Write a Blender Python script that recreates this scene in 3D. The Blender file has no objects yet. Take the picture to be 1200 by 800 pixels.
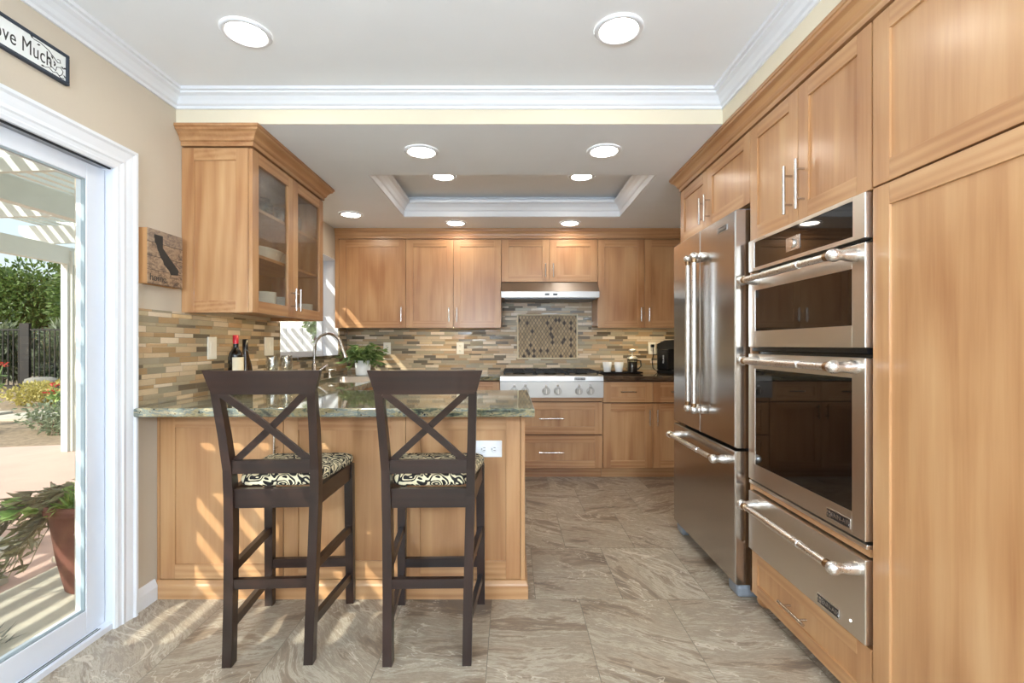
import bpy, bmesh, math, random
from mathutils import Vector, Matrix
C = bpy.context.scene
COL = C.collection
R = math.radians
PI = math.pi
rnd = random.Random(7)

# ------------------------------------------------------------------ camera, world, sun, exposure
H = 1.19
cam_d = bpy.data.cameras.new('camera')
cam_d.sensor_width = 36.0
cam_d.lens = 565.0 / 1200.0 * 36.0
cam_d.shift_x = 1.0 / 1200.0
cam_d.shift_y = 4.0 / 1200.0
cam_d.clip_start = 0.05
cam = bpy.data.objects.new('camera', cam_d)
cam.location = (0, 0, H)
cam.rotation_euler = (R(90), 0, 0)
COL.objects.link(cam)
C.camera = cam

w = bpy.data.worlds.new('sky')
C.world = w
w.use_nodes = True
wn = w.node_tree
sky = wn.nodes.new('ShaderNodeTexSky')
try:
    sky.sky_type = 'NISHITA'
    sky.sun_disc = False
    sky.sun_elevation = R(40)
    sky.sun_rotation = R(225)
    sky.dust_density = 3.0
    sky.ozone_density = 0.6
except Exception:
    pass
mixw = wn.nodes.new('ShaderNodeMix')
mixw.data_type = 'RGBA'
mixw.inputs[0].default_value = 0.8
wn.links.new(sky.outputs[0], mixw.inputs[6])
SKY_PALE = (0.93, 0.97, 1.0, 1)
mixw.inputs[7].default_value = SKY_PALE
bg = wn.nodes['Background']
bg.inputs[1].default_value = 0.42
wn.links.new(mixw.outputs[2], bg.inputs[0])

SUN_DIR = Vector((1.0, 1.5, -1.22)).normalized()
sd = bpy.data.lights.new('sun', 'SUN')
sd.energy = 3.4
sd.angle = R(0.25)
sd.color = (1.0, 0.94, 0.84)
so = bpy.data.objects.new('sun', sd)
so.rotation_euler = SUN_DIR.to_track_quat('-Z', 'Y').to_euler()
so.location = (-6, -6, 8)
COL.objects.link(so)

def portal(loc, rot, sx, sy):
    d = bpy.data.lights.new('daylight_portal', 'AREA')
    d.shape = 'RECTANGLE'; d.size = sx; d.size_y = sy
    d.cycles.is_portal = True
    o = bpy.data.objects.new('daylight_portal', d)
    o.location = loc; o.rotation_euler = rot
    COL.objects.link(o)
portal((-1.9, 1.1, 1.0), (0, R(-90), 0), 1.9, 1.9)
portal((-1.9, 4.06, 1.53), (0, R(-90), 0), 0.9, 1.15)
portal((0.0, -3.15, 1.12), (R(90), 0, 0), 3.2, 2.2)

CAN_STRENGTH = 29.0
FILL_STRENGTH = 64.0
CAN_COLOR = (1.0, 0.91, 0.78, 1)
FILL_COLOR = (0.74, 0.89, 1.04, 1)
C.view_settings.view_transform = 'Standard'
C.view_settings.look = 'None'
C.view_settings.gamma = 1.0
C.view_settings.use_curve_mapping = False
C.view_settings.exposure = 0.93
C.render.film_transparent = False

# ------------------------------------------------------------------ node helpers
def srgb(r, g, b):
    def f(c):
        c /= 255.0
        return c / 12.92 if c <= 0.04045 else ((c + 0.055) / 1.055) ** 2.4
    return (f(r), f(g), f(b), 1.0)

class NT:
    def __init__(self, name):
        self.m = bpy.data.materials.new(name)
        self.m.use_nodes = True
        self.t = self.m.node_tree
        self.b = self.t.nodes['Principled BSDF']
        self.out = self.t.nodes['Material Output']
    def n(self, typ, **kw):
        nd = self.t.nodes.new(typ)
        for k, v in kw.items():
            setattr(nd, k, v)
        return nd
    def l(self, a, b):
        self.t.links.new(a, b)
    def put(self, sock, v):
        if isinstance(v, bpy.types.NodeSocket):
            self.l(v, sock)
        else:
            sock.default_value = v
    def math(self, op, a, b=0.0, c=0.0):
        nd = self.n('ShaderNodeMath', operation=op)
        self.put(nd.inputs[0], a); self.put(nd.inputs[1], b); self.put(nd.inputs[2], c)
        return nd.outputs[0]
    def coord(self, kind='Object'):
        return self.n('ShaderNodeTexCoord').outputs[kind]
    def xyz(self, v):
        s = self.n('ShaderNodeSeparateXYZ'); self.l(v, s.inputs[0]); return s.outputs
    def comb(self, x, y, z=0.0):
        s = self.n('ShaderNodeCombineXYZ')
        self.put(s.inputs[0], x); self.put(s.inputs[1], y); self.put(s.inputs[2], z)
        return s.outputs[0]
    def vmul(self, v, k):
        s = self.n('ShaderNodeVectorMath', operation='MULTIPLY')
        self.l(v, s.inputs[0]); s.inputs[1].default_value = k
        return s.outputs[0]
    def vadd(self, a, b):
        s = self.n('ShaderNodeVectorMath', operation='ADD')
        self.put(s.inputs[0], a); self.put(s.inputs[1], b)
        return s.outputs[0]
    def noise(self, v, scale, detail=3.0, rough=0.5, dist=0.0, col=False):
        s = self.n('ShaderNodeTexNoise')
        if v is not None: self.l(v, s.inputs['Vector'])
        s.inputs['Scale'].default_value = scale
        s.inputs['Detail'].default_value = detail
        s.inputs['Roughness'].default_value = rough
        s.inputs['Distortion'].default_value = dist
        return s.outputs['Color'] if col else s.outputs['Fac']
    def white(self, v, col=False):
        s = self.n('ShaderNodeTexWhiteNoise', noise_dimensions='3D')
        self.l(v, s.inputs['Vector'])
        return s.outputs['Color'] if col else s.outputs['Value']
    def ramp(self, fac, stops, interp='LINEAR'):
        s = self.n('ShaderNodeValToRGB')
        cr = s.color_ramp
        cr.interpolation = interp
        while len(cr.elements) < len(stops): cr.elements.new(0.5)
        for e, (p, c) in zip(cr.elements, stops):
            e.position = p; e.color = c
        self.l(fac, s.inputs[0])
        return s.outputs[0]
    def mix(self, fac, a, b, mode='MIX'):
        s = self.n('ShaderNodeMix', data_type='RGBA', blend_type=mode)
        self.put(s.inputs[0], fac); self.put(s.inputs[6], a); self.put(s.inputs[7], b)
        return s.outputs[2]
    def bump(self, h, strength=0.2, dist=0.01):
        s = self.n('ShaderNodeBump')
        s.inputs['Strength'].default_value = strength
        s.inputs['Distance'].default_value = dist
        self.l(h, s.inputs['Height'])
        self.l(s.outputs[0], self.b.inputs['Normal'])
    def base(self, v): self.put(self.b.inputs['Base Color'], v)
    def rough(self, v): self.put(self.b.inputs['Roughness'], v)
    def set(self, **kw):
        for k, v in kw.items(): self.put(self.b.inputs[k.replace('_', ' ')], v)

def plain(name, col, rough=0.5, metal=0.0, var=0.06, scale=8.0, bump=0.0, bscale=60.0, coat=0.0):
    t = NT(name)
    v = t.coord()
    f = t.noise(v, scale, 4.0, 0.6)
    d = tuple(c * (1 - var) for c in col[:3]) + (1,)
    e = tuple(min(1, c * (1 + var)) for c in col[:3]) + (1,)
    t.base(t.ramp(f, [(0.3, d), (0.7, e)]))
    t.rough(rough)
    t.set(Metallic=metal)
    if coat: t.b.inputs['Coat Weight'].default_value = coat; t.b.inputs['Coat Roughness'].default_value = 0.1
    if bump: t.bump(t.noise(v, bscale, 3.0), bump, 0.003)
    return t.m

def wood(name, axis, c0, c1, c2, rough=0.36, coat=0.25):
    t = NT(name)
    rv = t.n('ShaderNodeObjectInfo').outputs['Random']
    off = t.comb(t.math('MULTIPLY', rv, 13.7), t.math('MULTIPLY', rv, 5.3), t.math('MULTIPLY', rv, 9.1))
    v = t.vadd(t.coord(), off)
    st = {'z': (1, 1, 0.045), 'x': (0.045, 1, 1), 'y': (1, 0.045, 1)}[axis]
    vs = t.vmul(v, st)
    fine = t.noise(vs, 95.0, 3.0, 0.6)
    med = t.noise(vs, 17.0, 4.0, 0.6, 0.6)
    wv = t.n('ShaderNodeTexWave', wave_type='RINGS', rings_direction='X')
    t.l(t.vmul(v, {'z': (2.2, 1, 0.16), 'x': (0.16, 1, 2.2), 'y': (1, 0.16, 2.2)}[axis]), wv.inputs['Vector'])
    wv.inputs['Scale'].default_value = 5.0
    wv.inputs['Distortion'].default_value = 5.0
    wv.inputs['Detail'].default_value = 2.0
    wv.inputs['Detail Scale'].default_value = 0.8
    blot = t.noise(t.vmul(v, tuple(1.0 if q == 1 else 0.45 for q in st)), 4.5, 2.0, 0.5)
    f = t.math('ADD', t.math('MULTIPLY', med, 0.34), t.math('MULTIPLY', blot, 0.34))
    f = t.math('ADD', f, t.math('MULTIPLY', wv.outputs['Fac'], 0.10))
    f = t.math('ADD', f, t.math('MULTIPLY', fine, 0.10))
    f = t.math('ADD', f, t.math('MULTIPLY', t.math('SUBTRACT', rv, 0.5), 0.06))
    t.base(t.ramp(f, [(0.30, c0), (0.48, c1), (0.66, c2)]))
    t.rough(rough)
    t.b.inputs['Coat Weight'].default_value = coat
    t.b.inputs['Coat Roughness'].default_value = 0.22
    t.bump(fine, 0.04, 0.002)
    return t.m

MAP = (srgb(160, 110, 70), srgb(187, 142, 98), srgb(203, 163, 119))
M = {}
M['wood_v'] = wood('maple_vertical_grain', 'z', *MAP)
M['wood_h'] = wood('maple_horizontal_grain', 'x', *MAP)
M['wood_y'] = wood('maple_depth_grain', 'y', *MAP)
M['wood_in'] = wood('maple_cabinet_interior', 'z', srgb(196, 150, 104), srgb(206, 160, 112), srgb(216, 172, 124), 0.5, 0.0)
M['gap_shade'] = plain('painted_gap_shade', srgb(70, 40, 22), 0.7)  # dark brown painted in for the shade inside door gaps
ESP = (srgb(26, 15, 11), srgb(40, 23, 17), srgb(54, 33, 25))
M['esp_v'] = wood('espresso_wood_vertical', 'z', *ESP, rough=0.34, coat=0.15)
M['esp_h'] = wood('espresso_wood_horizontal', 'x', *ESP, rough=0.34, coat=0.15)
M['esp_y'] = wood('espresso_wood_depth', 'y', *ESP, rough=0.34, coat=0.15)
M['wall'] = plain('beige_wall_paint', srgb(200, 188, 170), 0.75, var=0.02, scale=3, bump=0.08, bscale=160)
M['soffit'] = plain('cream_soffit_paint', srgb(226, 216, 192), 0.75, var=0.02, scale=3, bump=0.05, bscale=160)
M['ceil'] = plain('white_ceiling_paint', srgb(240, 244, 248), 0.8, var=0.015, scale=3, bump=0.06, bscale=120)
M['white'] = plain('white_trim_paint', srgb(228, 231, 236), 0.35, var=0.01)
M['vinyl'] = plain('white_vinyl', srgb(222, 226, 234), 0.3, var=0.01)
M['plate'] = plain('ivory_plastic', srgb(236, 231, 218), 0.35, var=0.01)
M['white_plate'] = plain('white_plastic', srgb(240, 242, 246), 0.35, var=0.01)
M['slot'] = plain('outlet_slots', srgb(40, 38, 36), 0.5)
M['porcelain'] = plain('white_porcelain', srgb(240, 240, 238), 0.15, var=0.01, coat=0.4)
M['black'] = plain('black_plastic', srgb(18, 19, 22), 0.25, var=0.05)
M['blackmat'] = plain('black_cast_iron', srgb(16, 15, 14), 0.55, var=0.1)
M['spacer'] = plain('grey_glazing_seal', srgb(150, 164, 170), 0.4)
M['rubber'] = plain('dark_grey_seal', srgb(38, 40, 43), 0.6)
M['greyplastic'] = plain('grey_plastic', srgb(128, 134, 142), 0.45)
M['copper'] = plain('bronze_collar', srgb(150, 122, 92), 0.3, 0.9)
M['pen'] = plain('dark_lettering', srgb(48, 46, 44), 0.7)
M['frame_navy'] = plain('navy_black_frame', srgb(40, 50, 64), 0.5)
M['sign'] = plain('cream_white_board', srgb(232, 234, 232), 0.7, var=0.02)
M['knob_steel'] = plain('dark_satin_steel', srgb(150, 146, 140), 0.32, 1.0)
M['red_foil'] = plain('red_foil', srgb(186, 26, 42), 0.35)
M['label_paper'] = plain('cream_label_paper', srgb(226, 212, 182), 0.7)
M['terracotta'] = plain('weathered_terracotta', srgb(110, 66, 55), 0.75, var=0.2, scale=9, bump=0.2, bscale=40)
M['soil'] = plain('soil', srgb(72, 54, 40), 0.95, var=0.3, scale=30)
M['badge'] = plain('badge_black', srgb(24, 24, 26), 0.3)
M['rim_metal'] = plain('badge_rim_metal', srgb(205, 205, 205), 0.25, 1.0)
M['iron'] = plain('black_iron', srgb(30, 26, 26), 0.5)
M['rock'] = plain('grey_rock', srgb(128, 124, 116), 0.9, var=0.25, scale=12, bump=0.4, bscale=20)
M['flag'] = plain('pale_flagstone', srgb(190, 182, 166), 0.85, var=0.14, scale=5, bump=0.2, bscale=20)
M['bark'] = plain('tree_bark', srgb(112, 84, 68), 0.9, var=0.25, scale=14)
M['tan_side'] = wood('raw_pine_side', 'z', srgb(170, 122, 78), srgb(190, 142, 92), srgb(206, 160, 110), 0.7, 0.0)

def steel(name, col, rough, st):
    t = NT(name)
    v = t.vmul(t.coord(), st)
    f = t.noise(v, 220.0, 2.0, 0.6)
    t.base(col); t.set(Metallic=1.0)
    t.rough(t.math('MULTIPLY_ADD', f, 0.14, rough))
    t.bump(f, 0.03, 0.001)
    return t.m
M['steel'] = steel('brushed_stainless_steel', srgb(222, 215, 206), 0.24, (0.02, 1, 1))
M['steel_d'] = steel('brushed_stainless_range', srgb(172, 168, 163), 0.30, (0.02, 1, 1))
M['steel_v'] = steel('brushed_stainless_door', srgb(184, 178, 172), 0.14, (1, 1, 0.02))
M['chrome'] = steel('polished_steel', srgb(238, 238, 238), 0.22, (1, 1, 1))
M['nickel'] = steel('satin_nickel', srgb(206, 202, 196), 0.18, (1, 1, 1))

t = NT('dark_oven_glass')
t.base(srgb(16, 13, 12)); t.rough(0.03); t.set(Metallic=0.0)
t.b.inputs['Specular IOR Level'].default_value = 0.9
t.rough(t.math('MULTIPLY_ADD', t.noise(t.coord(), 3.0), 0.02, 0.02))
M['oven_glass'] = t.m

def pane(name, tint, ior, bump=0.0, bscale=90.0, rough=0.02, extra=0.0):
    t = NT(name)
    tr = t.n('ShaderNodeBsdfTransparent'); tr.inputs[0].default_value = tint
    gl = t.n('ShaderNodeBsdfGlossy'); gl.inputs['Roughness'].default_value = rough
    lw = t.n('ShaderNodeLayerWeight'); lw.inputs[0].default_value = 0.5
    fres = t.math('MULTIPLY_ADD', t.math('POWER', lw.outputs['Facing'], 4.0), 0.6, 0.02 * ior)
    if bump:
        b = t.n('ShaderNodeBump'); b.inputs['Strength'].default_value = bump; b.inputs['Distance'].default_value = 0.004
        t.l(t.noise(t.coord(), bscale, 2.0), b.inputs['Height'])
        t.l(b.outputs[0], gl.inputs['Normal'])
    mx = t.n('ShaderNodeMixShader')
    t.l(t.math('ADD', fres, extra), mx.inputs[0])
    t.l(tr.outputs[0], mx.inputs[1]); t.l(gl.outputs[0], mx.inputs[2])
    t.t.nodes.remove(t.b)
    t.l(mx.outputs[0], t.out.inputs[0])
    return t.m
M['glass'] = pane('clear_door_glass', (0.95, 0.98, 0.97, 1), 1.35)
M['seeded'] = pane('seeded_cabinet_glass', (0.86, 0.86, 0.82, 1), 1.5, 0.5, 110.0, 0.12, 0.03)

def gmat(name, col, ior=1.45, rough=0.0):
    t = NT(name)
    t.base(t.mix(t.noise(t.coord(), 4.0), col, col))
    t.rough(rough); t.b.inputs['Transmission Weight'].default_value = 1.0; t.b.inputs['IOR'].default_value = ior
    return t.m
M['tumbler'] = pane('clear_tumbler_glass', (0.92, 0.95, 0.95, 1), 1.5, 0.0, 90.0, 0.08, 0.26)
M['bottle'] = plain('dark_bottle_glass', srgb(14, 16, 14), 0.06, var=0.1, coat=0.6)
M['bottle_br'] = plain('brown_bottle_glass', srgb(46, 32, 16), 0.06, var=0.1, coat=0.6)
M['coffee'] = plain('dark_coffee_glass', srgb(34, 26, 24), 0.06, var=0.1, coat=0.6)

def emit(name, col, s):
    t = NT(name)
    t.base((0.8, 0.8, 0.8, 1))
    t.b.inputs['Emission Color'].default_value = col
    t.b.inputs['Emission Strength'].default_value = s
    return t.m
M['globe'] = emit('lit_fill_globe', FILL_COLOR, FILL_STRENGTH)
M['can'] = emit('lit_can_lens', CAN_COLOR, CAN_STRENGTH)
M['led'] = emit('lit_undercabinet_strip', (1.0, 0.80, 0.45, 1), 20.0)
M['led_dot'] = emit('indicator_light', (1.0, 0.95, 0.9, 1), 1.0)

# --- linear glass and stone mosaic ; u axis along the wall, z up
def mosaic(name, axis):
    t = NT(name)
    o = t.xyz(t.coord())
    u = o[0] if axis == 'x' else o[1]
    z = o[2]
    P = 0.096
    zz = t.math('DIVIDE', z, P)
    big = t.math('FLOOR', zz)
    fr = t.math('MULTIPLY', t.math('SUBTRACT', zz, big), P)
    cuts = [0.0, 0.029, 0.045, 0.074, P]
    row = t.math('MULTIPLY', big, 4.0)
    dist = None
    for c in cuts:
        if 0 < c < P: row = t.math('ADD', row, t.math('GREATER_THAN', fr, c))
        d = t.math('ABSOLUTE', t.math('SUBTRACT', fr, c))
        dist = d if dist is None else t.math('MINIMUM', dist, d)
    r1 = t.white(t.comb(row, 3.0, 1.0))
    r2 = t.white(t.comb(row, 9.0, 4.0))
    L = t.math('MULTIPLY_ADD', r2, 0.05, 0.115)
    uu = t.math('ADD', t.math('DIVIDE', u, L), t.math('MULTIPLY', r1, 17.0))
    colr = t.math('FLOOR', uu)
    fu = t.math('SUBTRACT', uu, colr)
    du = t.math('MULTIPLY', t.math('MINIMUM', fu, t.math('SUBTRACT', 1.0, fu)), L)
    dist = t.math('MINIMUM', dist, du)
    k = t.white(t.comb(colr, row, 2.0))
    k2 = t.white(t.comb(colr, row, 7.0))
    pal = [srgb(226, 206, 178), srgb(186, 156, 118), srgb(166, 155, 132), srgb(212, 188, 154), srgb(172, 142, 104), srgb(156, 147, 124), srgb(230, 212, 186),
           srgb(182, 168, 138), srgb(116, 102, 82), srgb(196, 164, 126), srgb(176, 161, 132), srgb(204, 180, 146), srgb(104, 92, 72)]
    stops = [(i / len(pal), c) for i, c in enumerate(pal)]
    c = t.ramp(k, stops, 'CONSTANT')
    grain = t.noise(t.vmul(t.coord(), (1, 1, 3)), 60.0, 4.0, 0.7)
    c = t.mix(t.math('MULTIPLY', t.math('SUBTRACT', grain, 0.35), 0.4), c, srgb(150, 124, 94), 'MULTIPLY')
    c = t.mix(t.math('MULTIPLY', k2, 0.18), c, srgb(90, 80, 66))
    g = t.math('LESS_THAN', dist, 0.0011)
    t.base(t.mix(g, c, srgb(150, 134, 112)))
    t.rough(t.math('MULTIPLY_ADD', k2, 0.4, 0.12))
    h = t.math('MINIMUM', dist, 0.002)
    t.bump(t.math('ADD', t.math('MULTIPLY', h, 300.0), t.math('MULTIPLY', k, 0.25)), 0.35, 0.003)
    return t.m
M['mosaic_x'] = mosaic('linear_mosaic_back', 'x')
M['mosaic_y'] = mosaic('linear_mosaic_left', 'y')

def diamond():
    t = NT('diamond_mosaic')
    o = t.xyz(t.coord())
    a = t.math('DIVIDE', o[0], 0.034); b = t.math('DIVIDE', o[2], 0.056)
    p = t.math('ADD', a, b); q = t.math('SUBTRACT', a, b)
    fp = t.math('FLOOR', p); fq = t.math('FLOOR', q)
    ep = t.math('SUBTRACT', p, fp); eq = t.math('SUBTRACT', q, fq)
    d = t.math('MINIMUM', t.math('MINIMUM', ep, t.math('SUBTRACT', 1.0, ep)), t.math('MINIMUM', eq, t.math('SUBTRACT', 1.0, eq)))
    k = t.white(t.comb(fp, fq, 1.0))
    c = t.ramp(k, [(0.0, srgb(62, 44, 30)), (0.11, srgb(176, 150, 112)), (0.5, srgb(188, 162, 124)), (0.8, srgb(162, 138, 104))], 'CONSTANT')
    g = t.math('LESS_THAN', d, 0.09)
    t.base(t.mix(g, c, srgb(104, 92, 74)))
    t.rough(0.5)
    t.bump(t.math('MINIMUM', d, 0.16), 0.5, 0.006)
    return t.m
M['diamond'] = diamond()

def floor_mat():
    t = NT('slate_look_floor_tile')
    v = t.coord(); o = t.xyz(v)
    TY, TX = 0.573, 0.409
    rr = t.math('DIVIDE', t.math('SUBTRACT', o[1], 2.256), TY)
    row = t.math('FLOOR', rr)
    half = t.math('MULTIPLY', t.math('MODULO', t.math('ABSOLUTE', row), 2.0), 0.0)
    par = t.math('FRACT', t.math('MULTIPLY', row, 0.5))          # 0 or 0.5
    uu = t.math('ADD', t.math('DIVIDE', t.math('SUBTRACT', o[0], 0.523), TX), par)
    colr = t.math('FLOOR', uu)
    fu = t.math('SUBTRACT', uu, colr); fv = t.math('SUBTRACT', rr, row)
    du = t.math('MULTIPLY', t.math('MINIMUM', fu, t.math('SUBTRACT', 1.0, fu)), TX)
    dv = t.math('MULTIPLY', t.math('MINIMUM', fv, t.math('SUBTRACT', 1.0, fv)), TY)
    d = t.math('MINIMUM', du, dv)
    tid = t.comb(colr, row, 5.0)
    rc = t.white(tid, True); r1 = t.white(tid)
    # each tile shows another piece of the same banded stone
    off = t.n('ShaderNodeVectorMath', operation='SCALE'); t.l(rc, off.inputs[0]); off.inputs['Scale'].default_value = 9.0
    rot = t.n('ShaderNodeVectorRotate', rotation_type='Z_AXIS')
    t.l(v, rot.inputs['Vector']); t.l(t.math('MULTIPLY_ADD', r1, 1.6, -0.5), rot.inputs['Angle'])
    pv = t.vadd(rot.outputs[0], off.outputs[0])
    warp = t.noise(pv, 1.5, 2.0, 0.55, 0.0, True)
    wo = t.n('ShaderNodeVectorMath', operation='SCALE'); t.l(warp, wo.inputs[0]); wo.inputs['Scale'].default_value = 0.26
    pw = t.vadd(pv, wo.outputs[0])
    wv = t.noise(t.vmul(pw, (0.6, 2.1, 1)), 2.2, 5.0, 0.58, 0.5)
    fine = t.noise(t.vmul(pw, (0.4, 2.4, 1)), 12.0, 8.0, 0.78, 0.4)
    f = t.math('ADD', t.math('MULTIPLY', wv, 0.60), t.math('MULTIPLY', fine, 0.40))
    f = t.math('MULTIPLY_ADD', f, 1.5, -0.25)
    c = t.ramp(f, [(0.30, srgb(92, 73, 56)), (0.36, srgb(104, 84, 65)), (0.43, srgb(136, 114, 92)), (0.47, srgb(180, 164, 142)), (0.495, srgb(142, 124, 104)), (0.53, srgb(158, 143, 122)), (0.57, srgb(192, 180, 160)), (0.605, srgb(140, 120, 98)), (0.68, srgb(112, 90, 70)), (0.74, srgb(178, 160, 136))])
    cold = t.noise(v, 1.1, 2.0)
    c = t.mix(t.math('MULTIPLY', cold, 0.30), c, srgb(146, 144, 138))
    # thin pale veins
    ve = t.noise(t.vmul(pw, (0.6, 1.5, 1)), 1.8, 5.0, 0.62, 1.0)
    vein = t.math('LESS_THAN', t.math('ABSOLUTE', t.math('SUBTRACT', ve, 0.5)), 0.004)
    c = t.mix(t.math('MULTIPLY', vein, 0.5), c, srgb(222, 212, 194))
    c = t.mix(0.14, c, t.mix(r1, srgb(120, 100, 78), srgb(196, 186, 168)))
    g = t.math('LESS_THAN', d, 0.0014)
    t.base(t.mix(g, c, srgb(116, 108, 94)))
    t.rough(t.math('MULTIPLY_ADD', fine, 0.25, 0.22))
    t.bump(t.math('ADD', t.math('MULTIPLY', fine, 0.5), t.math('MULTIPLY', t.math('MINIMUM', d, 0.003), 250.0)), 0.22, 0.004)
    return t.m
M['floor'] = floor_mat()

def granite(name, cs):
    t = NT(name)
    v = t.coord()
    wv = t.noise(t.vmul(v, (0.8, 2.6, 3.0)), 4.2, 6.0, 0.66, 1.6)
    sp = t.noise(v, 70.0, 4.0, 0.7)
    f = t.math('ADD', t.math('MULTIPLY', wv, 0.8), t.math('MULTIPLY', sp, 0.2))
    c = t.ramp(f, [(0.34, cs[0]), (0.42, cs[1]), (0.48, cs[2]), (0.54, cs[3]), (0.60, cs[4]), (0.68, cs[1])])
    c = t.mix(t.math('GREATER_THAN', sp, 0.63), c, cs[0])
    t.base(c)
    t.rough(0.05)
    t.b.inputs['Coat Weight'].default_value = 0.3
    return t.m
M['granite'] = granite('green_brown_granite', (srgb(30, 34, 32), srgb(84, 90, 74), srgb(150, 136, 100), srgb(96, 112, 112), srgb(178, 164, 132)))
M['granite_d'] = granite('dark_brown_granite', (srgb(30, 24, 20), srgb(66, 52, 42), srgb(96, 76, 58), srgb(60, 58, 52), srgb(120, 98, 74)))

def zebra():
    t = NT('black_and_cream_squiggle_fabric')
    v = t.coord()
    n = t.noise(v, 22.0, 0.5, 0.4, 0.6)
    s = t.math('FRACT', t.math('MULTIPLY', n, 6.0))
    k = t.math('GREATER_THAN', s, 0.55)
    t.base(t.mix(k, srgb(26, 22, 20), srgb(226, 214, 178)))
    t.rough(0.85)
    t.bump(t.noise(v, 500.0), 0.15, 0.001)
    return t.m
M['zebra'] = zebra()

def barnwood():
    t = NT('reclaimed_barn_planks')
    v = t.coord(); o = t.xyz(v)
    zr = t.math('FLOOR', t.math('DIVIDE', o[2], 0.063))
    k = t.white(t.comb(zr, 2.0, 3.0))
    vs = t.vmul(t.vadd(v, t.comb(0.0, t.math('MULTIPLY', k, 3.0), 0.0)), (1, 0.25, 1.8))
    f = t.noise(vs, 26.0, 5.0, 0.65, 1.2)
    c = t.ramp(f, [(0.32, srgb(84, 66, 54)), (0.48, srgb(150, 122, 96)), (0.62, srgb(176, 148, 118))])
    c = t.mix(t.math('MULTIPLY', k, 0.55), c, srgb(138, 130, 124))
    e = t.math('LESS_THAN', t.math('FRACT', t.math('DIVIDE', o[2], 0.063)), 0.03)
    t.base(t.mix(e, c, srgb(50, 38, 30)))
    t.rough(0.8); t.bump(f, 0.3, 0.003)
    return t.m
M['barn'] = barnwood()

def leafmat(name, c0, c1):
    t = NT(name)
    g = t.n('ShaderNodeNewGeometry').outputs['Random Per Island']
    t.base(t.ramp(g, [(0.0, c0), (1.0, c1)]))
    t.rough(0.5)
    tr = t.n('ShaderNodeBsdfTranslucent'); tr.inputs[0].default_value = c1
    mx = t.n('ShaderNodeMixShader'); mx.inputs[0].default_value = 0.25
    t.l(t.b.outputs[0], mx.inputs[1]); t.l(tr.outputs[0], mx.inputs[2]); t.l(mx.outputs[0], t.out.inputs[0])
    return t.m
M['leaf'] = leafmat('houseplant_leaves', srgb(44, 74, 30), srgb(138, 160, 92))
M['leaf_tree'] = leafmat('tree_leaves', srgb(44, 68, 32), srgb(118, 142, 74))
M['leaf_light'] = leafmat('light_green_leaves', srgb(96, 128, 66), srgb(178, 200, 128))
M['leaf_yel'] = leafmat('yellow_green_groundcover', srgb(138, 132, 62), srgb(206, 192, 118))
M['leaf_grey'] = leafmat('grey_green_leaves', srgb(84, 98, 76), srgb(148, 156, 126))
M['leaf_purple'] = leafmat('purple_grey_leaves', srgb(84, 74, 66), srgb(146, 142, 108))
M['leaf_spike'] = leafmat('spiky_green_leaves', srgb(70, 110, 44), srgb(142, 172, 84))
M['red_petal'] = leafmat('red_petals', srgb(180, 40, 36), srgb(222, 92, 78))
M['mondo'] = leafmat('dark_grass_blades', srgb(62, 68, 66), srgb(116, 122, 116))
M['pergola'] = plain('white_pergola_paint', srgb(208, 213, 206), 0.55, var=0.03)
M['patio'] = plain('pink_concrete', srgb(200, 168, 154), 0.85, var=0.05, scale=3, bump=0.1, bscale=60)
M['garden'] = plain('garden_gravel_soil', srgb(140, 122, 100), 0.95, var=0.3, scale=18, bump=0.4, bscale=40)
M['fence_white'] = plain('white_vinyl_fence', srgb(236, 238, 238), 0.5, var=0.02)
M['sill_granite'] = M['granite_d']
M['asphalt'] = M['garden']
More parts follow.
